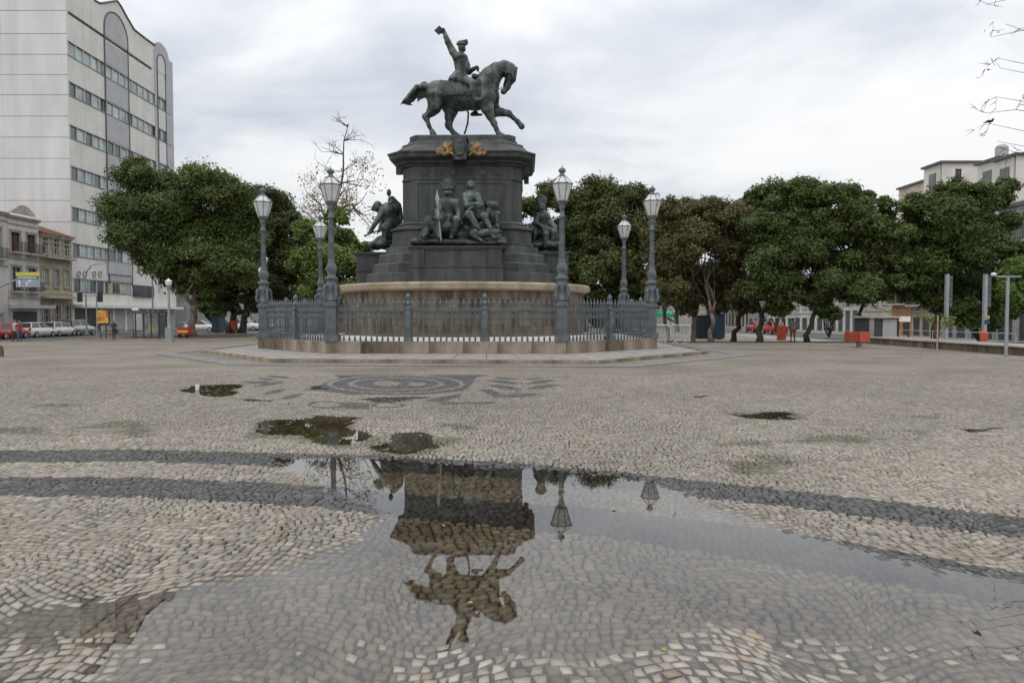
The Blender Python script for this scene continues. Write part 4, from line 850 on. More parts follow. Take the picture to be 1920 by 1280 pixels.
# feather-skirted figure, facing the crowd barriers
c = k2(1550, 960, Yl); g3 = thing('bronze_group', 'bronze seated figure with long feather skirt and headdress on the opposite side plinth', 'statue', (c[0], c[1], 4.68))
figure(g3, k2(1520, 815, Yl), k2(1530, 715, Yl-.1), k2(1515, 638, Yl-.2), [[k2(1488, 705, Yl-.4), k2(1470, 760, Yl-.6), k2(1520, 790, Yl-.8)], [k2(1570, 735, Yl), k2(1620, 800, Yl-.3), k2(1632, 860, Yl-.4)]],
       [[k2(1545, 820, Yl-.3), k2(1610, 835, Yl-.6), k2(1600, 945, Yl-.6)], [k2(1500, 830, Yl-.4), k2(1545, 850, Yl-.9), k2(1540, 945, Yl-.9)]], .98)
fe = []
for i in range(9): a = -.9+i*.22; fe += chain([k2(1515+26*math.sin(a), 618, Yl-.2), k2(1515+40*math.sin(a), 580, Yl-.15), k2(1515+58*math.sin(a), 610-75*math.cos(a), Yl-.1)], [.09, .08, .03])
for i in range(10): fe += chain([k2(1480+i*7, 790, Yl-.5+.07*i), k2(1465+i*9, 850, Yl-.6+.08*i), k2(1452+i*12, 905, Yl-.6+.08*i)], [.13, .12, .05])
for i in range(6): fe += chain([k2(1490+i*6, 650, Yl+.1), k2(1468+i*8, 690, Yl+.2), k2(1452+i*8, 735, Yl+.2)], [.08, .08, .03])
link('feathers', organic('feathers', fe, .032, .045, MM['bronze_dark'], WL[g3.name], .008), g3)
rock(g3, [(k2(1460+i*34, 940+random.uniform(-5, 5), Yl+random.uniform(-1.0, .8)), (.34, .6, .22)) for i in range(6)]+[(k2(1490, 870, Yl+.3), (.5, .8, .6)), (k2(1540, 910, Yl), (.5, .8, .3))])
# ------------------------------------------------------------ trees
def leaf_mat(name):
    m = bpy.data.materials.new(name); m.use_nodes = True; t = m.node_tree; t.nodes.clear(); N_ = t.nodes.new; L_ = t.links.new
    at = N_('ShaderNodeAttribute'); at.attribute_name = 'col'
    d = N_('ShaderNodeBsdfPrincipled'); d.inputs['Roughness'].default_value = .55; d.inputs['Specular IOR Level'].default_value = .3; L_(at.outputs['Color'], d.inputs['Base Color'])
    tr = N_('ShaderNodeBsdfTranslucent'); L_(at.outputs['Color'], tr.inputs[0]); mx = N_('ShaderNodeMixShader'); mx.inputs[0].default_value = .3
    L_(d.outputs[0], mx.inputs[1]); L_(tr.outputs[0], mx.inputs[2]); o = N_('ShaderNodeOutputMaterial'); L_(mx.outputs[0], o.inputs[0]); return m
M_LEAF = leaf_mat('leaf')
def leaf_quads(C, Nrm, size, col, rng):
    n = len(C); r = rng.normal(size=(n, 3)); a = np.cross(Nrm, r); a /= np.linalg.norm(a, axis=1)[:, None]+1e-9; b = np.cross(Nrm, a)
    s = (size*rng.uniform(.6, 1.35, n))[:, None]
    V = np.stack([C-a*s-b*s*.5, C+a*s*1.1+Nrm*s*.1, C+b*s*.75-a*s*.1], 1).reshape(-1, 3)
    return V, np.arange(3*n).reshape(-1, 3), np.repeat(col, 3, 0)
def crown(name, clumps, count, size, base, par, seed, hue=(.12, .05), squash=.85, hollow=.72):
    rng = np.random.default_rng(seed); tot = sum(r**2 for _, r in clumps); Cs, Ns, Ks = [], [], []
    for c, r in clumps:
        n = int(count*4.6*r*r/tot); ns = 26
        d = rng.normal(size=(ns, 3)); d /= np.linalg.norm(d, axis=1)[:, None]; d[:, 2] = np.where(rng.random(ns) < .35, np.abs(d[:, 2]), d[:, 2])
        sc = np.array(c)+d*r*np.array([.72, .72, .72*squash])*rng.uniform(.35, 1.08, ns)[:, None]; sr = r*rng.uniform(.22, .46, ns); sb = rng.uniform(.62, 1.42, ns)
        w = rng.integers(0, ns, n); e = rng.normal(size=(n, 3)); e /= np.linalg.norm(e, axis=1)[:, None]
        rad = sr[w]*(rng.random(n)**.4)*rng.uniform(.85, 1.15, n)*np.where(rng.random(n) < .10, rng.uniform(1.1, 1.7, n), 1)
        p = sc[w]+e*rad[:, None]*np.array([1.1, 1.1, .8]); out = p-np.array(c); out /= np.linalg.norm(out, axis=1)[:, None]+1e-9
        nn = e*.55+out*.3+rng.normal(size=(n, 3))*.45+np.array([0, 0, .35]); nn /= np.linalg.norm(nn, axis=1)[:, None]
        Cs.append(p); Ns.append(nn); v = (sb[w]*rng.uniform(.7, 1.35, n))[:, None]
        k = np.array(base)*v*1.55; k[:, 0] *= 1+rng.normal(0, hue[0], n); k[:, 1] *= 1+rng.normal(0, hue[1], n); Ks.append(np.clip(k, .004, .6))
    V, Fq, K = leaf_quads(np.concatenate(Cs), np.concatenate(Ns), size, np.concatenate(Ks), rng)
    return link(name, np_mesh(name, V-np.array(WL[par.name]), Fq, M_LEAF, False, K), par)
def wig(a, b, n, amp, rng):
    a = np.array(a, float); b = np.array(b, float); pts = [a+(b-a)*i/n for i in range(n+1)]
    for i in range(1, n): pts[i] = pts[i]+rng.normal(0, amp, 3)
    return pts
def tree(name, label, base, cl, Yd, count, size, col, trunks, seed, group, barkm='bark', r0=.4, hue=(.12, .05), spread=1.6):
    """base pixel of the trunk, crown clumps (px, py, r_px[, depth offset]) at depth Yd"""
    rng = np.random.default_rng(seed); b = P(base[0], 600, Yd); b.z = float(T(Yd))
    t = thing(name, label, 'tree', b, 0, group); C = []
    for q in cl:
        dz = q[3] if len(q) > 3 else rng.uniform(-spread, spread); c = P(q[0], q[1], Yd+dz); C.append((np.array(c), q[2]*1.12*Yd/F))
    crown('crown', C, count, size*.74, col, t, seed, hue)
    mb = MB(); mb.smooth = True; cz = min(c[2]-.3*r for c, r in C)
    for (tx, ty, dyo) in trunks:
        p0 = np.array(P(tx, 600, Yd+dyo)); p0[2] = float(T(Yd+dyo))-.1
        near = sorted(C, key=lambda q: abs(q[0][0]-p0[0])+.3*abs(q[0][2]-p0[2]-5))[:4]
        fork = np.array([p0[0]+rng.normal(0, .25), p0[1]+rng.normal(0, .2), p0[2]+max(2.0, (cz-p0[2])*.75)])
        pts = wig(p0, fork, 5, .09, rng); rr = [r0*1.45, r0*1.05, r0*.95, r0*.9, r0*.86, r0*.82]; mb.tube(pts, rr, 9)
        for c, r in near:
            q = wig(fork, c, 4, .3, rng); mb.tube(q, [r0*.62, r0*.5, r0*.4, r0*.26, r0*.1], 7)
            for _ in range(3):
                i = rng.integers(1, 4); e = q[i]+rng.normal(0, 1, 3)*r*.7+np.array([0, 0, r*.4]); mb.tube(wig(q[i], e, 3, .15, rng), [r0*.28, r0*.2, r0*.12, r0*.05], 5)
    mb.build('trunk', MM[barkm], t); return t
GL = 'trees round the square'
DG = (.064, .086, .024); 
tree('leafy_tree', 'broad dark green tree with a single pale trunk beside the office block', (362, 628), [(258, 335, 44), (238, 395, 46), (232, 440, 36), (262, 450, 48), (300, 400, 58), (335, 352, 46), (385, 350, 50), (425, 365, 46), (430, 420, 58), (355, 425, 66), (310, 480, 52), (395, 490, 60), (350, 520, 40), (440, 500, 50), (255, 312, 24), (280, 480, 35), (470, 400, 40), (330, 500, 50), (380, 540, 34), (460, 470, 46), (270, 420, 46), (325, 395, 46)], 68, 42000, .20, DG, [(362, 625, 0)], 11, GL, r0=.36)
tree('leafy_tree', 'dense dark tree behind the pale trunk, between the office block and the railing', (452, 617), [(480, 375, 42), (515, 390, 40), (500, 440, 52), (545, 420, 34), (530, 480, 48), (470, 470, 52), (560, 520, 36), (490, 530, 44), (575, 470, 30), (440, 545, 34), (560, 560, 24), (520, 560, 30), (480, 565, 28), (585, 540, 28), (410, 560, 24)], 79, 26000, .22, (.046, .058, .018), [(452, 617, 0), (432, 615, 2)], 12, GL, 'bark_dark', .4)
tree('leafy_tree', 'bright yellow-green tree beside the bending bronze figure', (640, 600), [(600, 440, 34), (640, 450, 34), (575, 430, 26), (612, 490, 46), (655, 500, 40), (672, 470, 24), (600, 545, 40), (655, 550, 38), (632, 405, 22), (690, 520, 18), (565, 490, 28)], 62, 15000, .22, (.074, .104, .023), [(640, 600, 0)], 13, GL)
tree('leafy_tree', 'tall rounded tree with lumpy olive crown behind the pedestal', (1180, 610), [(1000, 395, 36), (1035, 365, 34), (1068, 378, 34), (1120, 368, 44), (1165, 372, 42), (1205, 370, 26), (1220, 400, 24), (1090, 430, 52), (1160, 440, 56), (1020, 450, 44), (1070, 500, 48), (1140, 510, 52), (1200, 480, 44), (1040, 545, 36), (1110, 560, 32), (1190, 545, 40), (1010, 500, 34), (1080, 550, 40), (1150, 565, 34), (1220, 520, 34), (1215, 450, 36), (1220, 565, 28), (1060, 440, 44), (1120, 470, 44), (1090, 400, 36), (1140, 400, 36), (1180, 500, 40), (1000, 440, 30)], 64, 34000, .20, (.058, .070, .022), [(1180, 610, 0), (1095, 610, 3)], 14, GL, 'bark_dark', .3)
tree('leafy_tree', 'brownish feathery-leaved tree with several slender trunks beside the crowd barriers', (1300, 632), [(1262, 410, 40), (1305, 398, 36), (1345, 398, 34), (1385, 405, 34), (1245, 450, 38), (1290, 455, 52), (1345, 460, 52), (1390, 470, 40), (1255, 505, 38), (1310, 515, 42), (1365, 520, 42), (1235, 490, 28), (1225, 440, 22), (1400, 440, 30), (1270, 545, 34), (1330, 555, 32), (1390, 555, 32), (1230, 545, 28), (1290, 575, 22), (1350, 575, 22), (1405, 580, 20), (1400, 390, 26), (1250, 390, 26), (1320, 430, 40), (1360, 430, 38)], 50, 30000, .14, (.085, .078, .030), [(1300, 632, 0), (1336, 633, -2), (1258, 610, 4)], 15, GL, 'bark', .17, (.18, .08))
tree('leafy_tree', 'rounded dark green tree between the brownish tree and the orange crate', (1425, 633), [(1440, 372, 40), (1485, 365, 36), (1420, 425, 38), (1470, 430, 54), (1515, 390, 36), (1440, 490, 46), (1500, 480, 46), (1410, 470, 26), (1470, 535, 40), (1520, 440, 36), (1420, 540, 36), (1510, 545, 36), (1460, 570, 24), (1395, 410, 26), (1410, 380, 24), (1510, 355, 26), (1455, 400, 40)], 48, 24000, .15, (.058, .078, .022), [(1424, 633, 0), (1375, 630, 5)], 16, GL, 'bark_dark', .2)
tree('leafy_tree', 'spreading green tree whose thin trunk stands behind the orange crate', (1617, 640), [(1545, 365, 32), (1585, 372, 34), (1560, 430, 50), (1610, 425, 46), (1650, 430, 36), (1672, 465, 30), (1530, 470, 44), (1590, 490, 50), (1645, 500, 42), (1560, 530, 32), (1620, 535, 36), (1665, 410, 20), (1600, 400, 38), (1535, 415, 34), (1550, 520, 40), (1600, 550, 34), (1650, 545, 28), (1630, 460, 44), (1690, 440, 26), (1690, 490, 26), (1685, 530, 22), (1660, 385, 20), (1535, 560, 26), (1625, 375, 20)], 46, 26000, .15, (.064, .085, .024), [(1617, 640, 0), (1515, 636, 1)], 17, GL, 'bark_dark', .16)
tree('leafy_tree', 'big dark tree standing before the pale flat-roofed block and the orange house', (1750, 640), [(1722, 390, 36), (1760, 375, 34), (1800, 360, 34), (1790, 420, 54), (1730, 440, 46), (1835, 400, 34), (1875, 375, 28), (1885, 420, 30), (1860, 455, 36), (1820, 480, 48), (1750, 500, 46), (1720, 520, 26), (1790, 540, 44), (1850, 530, 42), (1860, 570, 30), (1815, 585, 30), (1700, 430, 24), (1740, 555, 32), (1705, 545, 24), (1890, 350, 22), (1845, 365, 26), (1780, 575, 26), (1850, 600, 24), (1895, 470, 24), (1770, 460, 50), (1830, 440, 44), (1700, 490, 30)], 46, 32000, .15, (.052, .075, .019), [(1750, 640, 0), (1840, 640, 2)], 18, GL, 'bark_dark', .22)
tree('leafy_tree', 'low bright green tree behind the T-shaped post', (1915, 650), [(1905, 510, 30), (1940, 500, 34), (1890, 545, 24), (1925, 560, 36), (1960, 540, 40), (1900, 585, 20)], 40, 9000, .14, (.06, .10, .02), [(1930, 650, 0)], 19, GL, 'bark_dark', .16)
tree('leafy_tree', 'distant dark tree filling the gap behind the slender trunks', (1330, 605), [(1240, 530, 26), (1280, 520, 30), (1325, 525, 32), (1370, 520, 30), (1410, 530, 26), (1300, 555, 22), (1350, 555, 24), (1395, 555, 20), (1255, 560, 18)], 92, 9000, .24, (.040, .050, .018), [(1330, 605, 0), (1270, 605, 1)], 22, GL, 'bark_dark', .25)
# shrubs under and behind the trees
def shrub(label, px, py, r, Yd, seed, col=(.045, .07, .02), n=2500):
    b = P(px, 600, Yd); b.z = float(T(Yd)); t = thing('shrub', label, 'shrub', b, 0, 'shrubs under the trees'); rng = np.random.default_rng(seed)
    C = [(np.array(P(px+rng.uniform(-r, r)*.8, py+rng.uniform(-r, r)*.5, Yd+rng.uniform(-1, 1))), r*.6*Yd/F) for _ in range(6)]; crown('foliage', C, n, .17, col, t, seed)
    mb = MB()
    for c, _ in C: mb.tube(wig((b.x, b.y, b.z), c, 3, .15, rng), [.09, .07, .05, .02], 5)
    mb.build('stem', MM['bark_dark'], t)
shrub('shaded green shrub beside the pale trunk and the small concrete house', 408, 585, 30, 84, 31, n=4000)
shrub('small shrub in front of the white facades beside the orange barrier', 1458, 575, 26, 72, 32, (.07, .09, .025))
shrub('shrub climbing the grey house front near the orange crate', 1555, 585, 24, 66, 33, (.05, .075, .02))
shrub('dark shrub behind the fence on the crowd barrier side', 1150, 585, 34, 74, 34, (.035, .05, .018), 4000)
# trees without leaves
def bare(t, start, heading, length, rad, depth, rng, mb, tips, droop=0.0):
    p = np.array(start, float); d = np.array(heading, float); d /= np.linalg.norm(d); pts = [p.copy()]; n = 5
    for i in range(n):
        d = d+rng.normal(0, .12, 3)+np.array([0, 0, -droop]); d /= np.linalg.norm(d); p = p+d*length/n; pts.append(p.copy())
    mb.tube(pts, [rad*(1-.75*i/n) for i in range(n+1)], 6 if rad > .03 else 4)
    if depth == 0: tips.append(pts[-1]); return
    for k in range(int(rng.integers(2, 5))):
        i = int(rng.integers(2, n+1)); nd = d*.55+rng.normal(0, .55, 3); nd[2] += .1-droop
        bare(t, pts[i], nd, length*rng.uniform(.45, .72), max(rad*.5, .008), depth-1, rng, mb, tips, droop)
def sparse_leaves(tips, n, spread, size, cols, par, seed):
    rng = np.random.default_rng(seed); tp = np.array(tips); w = rng.integers(0, len(tp), n); C = tp[w]+rng.normal(0, spread, (n, 3)); nn = rng.normal(size=(n, 3)); nn /= np.linalg.norm(nn, axis=1)[:, None]
    K = np.array(cols)[rng.integers(0, len(cols), n)]*rng.uniform(.7, 1.2, (n, 1)); V, Fq, K = leaf_quads(C, nn, size, K, rng)
    link('leaves', np_mesh('leaves', V-np.array(WL[par.name]), Fq, M_LEAF, False, K), par)
rng = np.random.default_rng(5); Yb = 72; b = P(628, 600, Yb); b.z = float(T(Yb))
bt = thing('bare_tree', 'almost leafless tree with yellowing leaves rising above the bright green tree', 'tree', b, 0); mb = MB(); tips = []
top = np.array(P(652, 238, Yb)); fork = np.array(P(622, 470, Yb)); mb.tube(wig(b, fork, 4, .15, rng), [.34, .28, .25, .22, .2], 8); sp_ = wig(fork, top, 9, .16, rng); mb.tube(sp_, [.2-.018*i for i in range(10)], 7)
for i in range(2, 10):
    for k in range(3):
        s = rng.choice([-1, 1]); bare(bt, sp_[i], (s*rng.uniform(.5, 1), rng.uniform(-.6, .6), rng.uniform(.15, .75)), rng.uniform(2.0, 3.4)*(1.15-.07*i), .055, 2, rng, mb, tips)
top_tip = Vector(sp_[-1])
low = []
for (px, py) in ((570, 350), (590, 330), (680, 335), (672, 380), (690, 395), (600, 380), (655, 360), (560, 385), (688, 360)):
    e = np.array(P(px, py, Yb+rng.uniform(-1.5, 1.5))); q = wig(sp_[int(rng.integers(1, 4))], e, 5, .22, rng); mb.tube(q, [.10, .085, .07, .05, .035, .02], 5)
    for k in range(3): bare(bt, q[int(rng.integers(2, 6))], rng.normal(0, 1, 3)+np.array([0, 0, .3]), 1.5, .03, 1, rng, mb, low)
for k in range(5):
    e = np.array(P(700+rng.uniform(-14, 6), 415+rng.uniform(-25, 25), Yb)); q = wig(np.array(P(660, 385, Yb)), e, 4, .2, rng); mb.tube(q, [.05, .04, .03, .02, .01], 4); low.append(q[-1])
mb.build('trunk', MM['bark_dark'], bt); sparse_leaves(low, 1500, .45, .13, [(.30, .22, .07), (.20, .19, .05), (.24, .15, .05)], bt, 3); 
rng = np.random.default_rng(21); bx = 17.2; by = 17.0
bt = thing('bare_tree', 'leafless tree reaching thin twigs over the square beside the T-shaped post', 'tree', (bx, by, 0)); mb = MB(); tips = []
mb.tube(wig((bx, by, 0), (bx+.3, by, 4.5), 4, .1, rng), [.3, .24, .22, .2, .18], 8); mb.tube(wig((bx+.3, by, 4.5), (bx-.2, by, 10.5), 5, .15, rng), [.18, .16, .13, .1, .07, .04], 7)
for (sz, px, py) in ((4.6, 1868, 275), (5.0, 1870, 265), (5.2, 1856, 232), (5.6, 1868, 182), (6.0, 1850, 212), (7.0, 1872, 110), (7.6, 1858, 70), (8.2, 1876, 128), (9, 1850, 8), (9.4, 1885, -20), (5.3, 1890, 290), (7.4, 1885, 45)):
    e = np.array(P(px, py, by+rng.uniform(-1, 1))); TWIG = e if py == 232 else globals().get('TWIG'); s0 = np.array((bx+.1, by, sz)); q = wig(s0, e, 7, .12, rng); mb.tube(q, [.04, .03, .024, .018, .013, .010, .007, .004], 5)
    for k in range(4): bare(bt, q[int(rng.integers(3, 8))], np.array((-.25, 0, .1))+rng.normal(0, .6, 3), .38, .006, 1, rng, mb, tips, .05)
for k in range(14): bare(bt, (bx+.1, by, rng.uniform(5, 10)), (rng.uniform(.2, 1), rng.uniform(-1, 1), .5), 2.4, .05, 2, rng, mb, [])
mb.build('trunk', MM['bark_dark'], bt); sparse_leaves(tips, 60, .06, .035, [(.10, .07, .03), (.2, .15, .06)], bt, 4)
# ------------------------------------------------------------ buildings
def wall_with_holes(mp, s0, s1, z0, z1, holes, mb, depth=.22):
    """mp(s, z, d) -> world, d = outwards"""
    S = sorted(set([s0, s1]+[h[0] for h in holes]+[h[1] for h in holes])); Z = sorted(set([z0, z1]+[h[2] for h in holes]+[h[3] for h in holes]))
    for i in range(len(S)-1):
        for j in range(len(Z)-1):
            cs, cz = (S[i]+S[i+1])/2, (Z[j]+Z[j+1])/2
            if any(h[0] < cs < h[1] and h[2] < cz < h[3] for h in holes): continue
            mb.quad(mp(S[i], Z[j], 0), mp(S[i+1], Z[j], 0), mp(S[i+1], Z[j+1], 0), mp(S[i], Z[j+1], 0))
    for a, b, c, d in holes:
        for p, q in (((a, c), (b, c)), ((b, c), (b, d)), ((b, d), (a, d)), ((a, d), (a, c))):
            mb.quad(mp(*p, 0), mp(*q, 0), mp(*q, -depth), mp(*p, -depth))
def mbox(mp, mb, s0, s1, z0, z1, d0, d1):
    p = [mp(s, z, d) for d in (d0, d1) for s, z in ((s0, z0), (s1, z0), (s1, z1), (s0, z1))]
    return mb.add(p, [(3, 2, 1, 0), (4, 5, 6, 7), (0, 1, 5, 4), (1, 2, 6, 5), (2, 3, 7, 6), (3, 0, 4, 7)])
def window(mp, par, a, b, c, d, glass='pane_dark', frame='frame', nx=2, nz=2, depth=.2, fw=.07, sill=None):
    w = MB(); mbox(mp, w, a, a+fw, c, d, -depth, -depth+.07); mbox(mp, w, b-fw, b, c, d, -depth, -depth+.07); mbox(mp, w, a+fw, b-fw, c, c+fw, -depth, -depth+.068); mbox(mp, w, a+fw, b-fw, d-fw, d, -depth, -depth+.068)
    for i in range(1, nx): x = a+(b-a)*i/nx; mbox(mp, w, x-.03, x+.03, c+fw, d-fw, -depth, -depth+.062)
    for i in range(1, nz): z = c+(d-c)*i/nz; mbox(mp, w, a+fw, b-fw, z-.025, z+.025, -depth, -depth+.056)
    o = w.build('window', MM[frame], par)
    g = MB(); mbox(mp, g, a, b, c, d, -depth-.03, -depth-.003); g.build('pane', MM[glass], o)
    if sill: s = MB(); mbox(mp, s, a-.12, b+.12, c-.14, c-.01, .0, .16); s.build('sill', MM[sill], o)
    return o
def balcony(mp, par, a, b, z, d=.7, h=.95, m='metal_dark', slab='stone_trim', n=9):
    s = MB(); mbox(mp, s, a-.1, b+.1, z-.18, z, .003, d); o = s.build('balcony', MM[slab], par); r = MB()
    for i in range(n+1): x = a+(b-a)*i/n; mbox(mp, r, x-.02, x+.02, z, z+h, d-.08, d-.04)
    mbox(mp, r, a, b, z+h, z+h+.05, d-.09, d-.03); mbox(mp, r, a, b, z+.08, z+.12, d-.085, d-.035); r.build('balustrade', MM[m], o); return o
def mpX(X, sgn):                      # facade in a plane X = const, s runs along Y, outwards = sgn * X
    return (lambda s, z, d: (X+sgn*d, s, z))
def mpY(Y): return (lambda s, z, d: (s, Y-d, z))
def shell(mp, par, s0, s1, z0, z1, back, m, name='body'):
    b = MB(); mbox(mp, b, s0+.001, s1-.001, z0, z1, -back, -.30); return b.build(name, MM[m], par)

# white office block: blank panelled flank towards the camera, window bands along the street
XF = -49.3; mp = mpX(XF, 1); zb = -.45
def fz(px, py): v = PX(px, py, XF); return v.y, v.z
wb = thing('office_block', 'tall white office block with long window bands and arched parapet', 'building', (XF, 80, zb)); D1 = fz(135, 500)[0]; D2 = fz(326, 300)[0]
bands = [(81, 109.5), (155, 183), (235, 262), (311, 338), (387, 414), (455, 481.5), (521, 548)]
bz = [(fz(136, b)[1], fz(136, a)[1]) for a, b in bands]
sA, sB = D1+.12, D2-.6; holes = []
for i, (z0, z1) in enumerate(bz): holes.append((sA, sB if i < 6 else fz(247, 540)[0], z0, z1))
zs = fz(135, 25)[1]; holes.append((D1+.3, fz(285, 130)[0], zs-.4, zs))
z_sh = fz(140, 571)[1]; topz = fz(326, 126)[1]
mb = MB(); wall_with_holes(mp, D1, D2, z_sh, topz, holes, mb, .3)
prof = [(D1, fz(135, -70)[1]), (fz(168, -25)[0], fz(168, -25)[1]), fz(178, 3), fz(187, 8), fz(219, 3), fz(226, 13), fz(238, 35), fz(251, 57), fz(270, 72), fz(289, 86), fz(290.5, 85)]
SX = sorted(set([p[0] for p in prof])); 
zt = topz
for i in range(len(prof)-1):
    (a, z0), (b, z1) = prof[i], prof[i+1]; hole = None
    mb.quad(mp(a, zt, 0), mp(b, zt, 0), mp(b, z1, 0), mp(a, z0, 0))
mb_h = mb; mb_h.build('street_front', MM['cream_wall'], wb)
b = MB(); mbox(mp, b, D1+.02, D2-.02, zb, topz, -22, -.34); b.build('core', MM['grey_panel'], wb)
b = MB()
for i in range(len(prof)-1):
    (a, z0), (c_, z1) = prof[i], prof[i+1]; p = [mp(a, topz, -.02), mp(c_, topz, -.02), mp(c_, z1, -.02), mp(a, z0, -.02)]; q = [mp(a, topz, -.5), mp(c_, topz, -.5), mp(c_, z1, -.5), mp(a, z0, -.5)]
    b.add(p+q, [(7, 6, 5, 4), (3, 7, 4, 0) if i == 0 else (3, 2, 6, 7), (3, 2, 6, 7)])
b.build('parapet', MM['white_wall'], wb)
b = MB(); b.tube([mp(s, z+.08, .05) for s, z in prof], .13, 5); b.build('parapet_coping', MM['dark_trim'], wb)
# blank flank: horizontal panels with recessed joints
fl = MB(); yf = D1; zt_f = fz(135, -70)[1]; fl.span((XF-22, yf+.05, zb), (XF-.01, yf+.33, zt_f)); flank = fl.build('flank_wall', MM['grey_panel'], wb)
jy = [-60, -18, 28, 70, 108, 145, 182, 221, 260, 299, 337, 377, 417, 457, 497, 537, 577, 640]
for i in range(len(jy)-1):
    z1, z0 = fz(135, jy[i])[1], fz(135, jy[i+1])[1]; z0 = max(z0, zb)
    for k in range(3):
        b = MB(); b.span((XF-7.3*(k+1)+.012, yf-.02+random.uniform(-.006, .006), z0+.05), (XF-7.3*k-(.004 if k == 0 else .012), yf+.05, z1-.03)); b.build('wall_panel', MM['white_wall'], flank)
# grey recessed arch strip and narrow arch strip
def arch_strip(x0, x1, ytop, m, name):
    s0, s1 = fz(x0, 300)[0], fz(x1, 300)[0]; zc = fz((x0+x1)/2, ytop)[1]-(s1-s0)/2*1.0; cs = (s0+s1)/2; r = (s1-s0)/2
    segs = []; z = z_sh+2.6
    for z0, z1 in sorted(bz): segs.append((z, z0-.08)); z = z1+.08
    segs.append((z, zs-.55)); segs.append((zs+.12, zc))
    o = None
    for (a, c) in segs:
        if c-a < .3: continue
        b = MB(); mbox(mp, b, s0, s1, a, c, .004, .05); q = b.build(name, MM[m], wb)
    b = MB(); n = 12; pts = [(cs+r*math.cos(PI*i/n), zc+r*math.sin(PI*i/n)) for i in range(n+1)]
    b.rings([[mp(s, z, d) for s, z in pts] for d in (.004, .05)]); b.build(name, MM[m], wb)
    b = MB(); b.tube([mp(s0, z_sh+2.6, .06)]+[mp(s, z, .06) for s, z in reversed(pts)]+[mp(s1, z_sh+2.6, .06)], .09, 5); b.build(name+'_trim', MM['dark_trim'], wb)
arch_strip(199.5, 243, 30, 'grey_panel', 'arched_panel'); arch_strip(297, 312, 106, 'white_wall', 'arched_panel')
b = MB(); s0, s1 = fz(290, 200)[0], fz(318, 200)[0]; cs = (s0+s1)/2; zc = fz(305, 84)[1]-1.6; pts = [(s1, topz)]+[(cs+(s1-s0)/2*math.cos(PI*i/10), zc+1.6*math.sin(PI*i/10)) for i in range(11)]+[(s0, topz)]
b.rings([[mp(s, z, d) for s, z in pts] for d in (-.5, .02)]); b.build('parapet_arch', MM['grey_panel'], wb)
b = MB(); mbox(mp, b, s0, fz(296, 300)[0], z_sh+2, zc, .003, .06); b.build('pilaster', MM['grey_panel'], wb); b = MB(); mbox(mp, b, fz(313, 300)[0], D2, z_sh+2, zc, .003, .045); b.build('pilaster', MM['grey_panel'], wb)
for bi, (z0, z1) in enumerate(bz):
    e = sB if bi < 6 else fz(247, 540)[0]; n = round((e-sA)/1.5)
    bm_ = MB(); mbox(mp, bm_, sA, e, z1-.12, z1-.02, -.25, .03); mbox(mp, bm_, sA, e, z0+.02, z0+.14, -.25, .06); bm_.build('band_frame', MM['grey_wall'], wb)
    for i in range(n):
        a, c = sA+(e-sA)*i/n, sA+(e-sA)*(i+1)/n
        o = MB(); mbox(mp, o, a-.06, a+.06, z0+.14, z1-.12, -.22, -.02); o.build('mullion', MM['frame'], wb)
        r_ = random.random(); g = MB(); mbox(mp, g, a+.061, c-.061, z0+.141, z1-.121, -.24, -.15+random.uniform(-.02, .02)); g.build('pane', MM['pane' if (r_ < .62 or bi == 0) else 'pane_dark'], wb)
    o = MB(); mbox(mp, o, e-.06, e+.0, z0+.14, z1-.12, -.22, -.02); o.build('mullion', MM['frame'], wb)
o = MB(); mbox(mp, o, D1+.35, fz(284, 130)[0], zs-.38, zs-.05, -.28, -.2); o.build('slot_backing', MM['dark_trim'], wb)
# ground floor: canopy, shutters, ring lettering, signboard
b = MB(); mbox(mp, b, D1+.01, D2-.01, z_sh-.35, z_sh, -.3, 1.1); b.build('canopy', MM['white_wall'], wb)
n = 9
for i in range(n):
    a, c = D1+(D2-D1)*i/n+.2, D1+(D2-D1)*(i+1)/n-.2; b = MB()
    for k in range(14): z0 = zb+.12+k*(z_sh-.5-zb)/14; mbox(mp, b, a, c, z0, z0+(z_sh-.5-zb)/14-.03, -.22, -.12+.02*(k % 2))
    b.build('roller_shutter', MM['pane_dark' if i in (0, 1) else 'shutter'], wb); b = MB(); mbox(mp, b, a-.4, a, zb, z_sh-.351, -.33, -.001); b.build('pier', MM['white_wall' if i != 1 else 'blue'], wb)
for x in (147, 158, 176, 187):
    s, z = fz(x, 513); b = MB(); b.tube([mp(s+.34*math.cos(2*PI*i/16), z+.26*math.sin(2*PI*i/16), .06) for i in range(17)], .05, 4, False); mbox(mp, b, s-.34, s+.34, z-.48, z-.40, .003, .06); b.build('emblem', MM['grey_wall'], wb)
b = MB(); s0, s1 = fz(201, 500)[0], fz(244, 500)[0]; mbox(mp, b, s0, s1, fz(201, 513)[1], fz(201, 491)[1], .06, .25); b.build('signboard', MM['grey_panel'], wb)
b = MB(); s0, s1 = fz(248, 500)[0], fz(284, 500)[0]; mbox(mp, b, s0, s1, fz(248, 556)[1], fz(248, 534)[1], .004, .3); b.build('dark_window_bay', MM['pane_dark'], wb)
for x0, x1 in ((201, 210), (212, 221), (223, 236)): b = MB(); mbox(mp, b, fz(x0, 500)[0], fz(x1, 500)[0], fz(201, 551)[1], fz(201, 530)[1], .004, .03); b.build('infill_panel', MM['yellow_wall' if x0 != 212 else 'pane_dark'], wb)

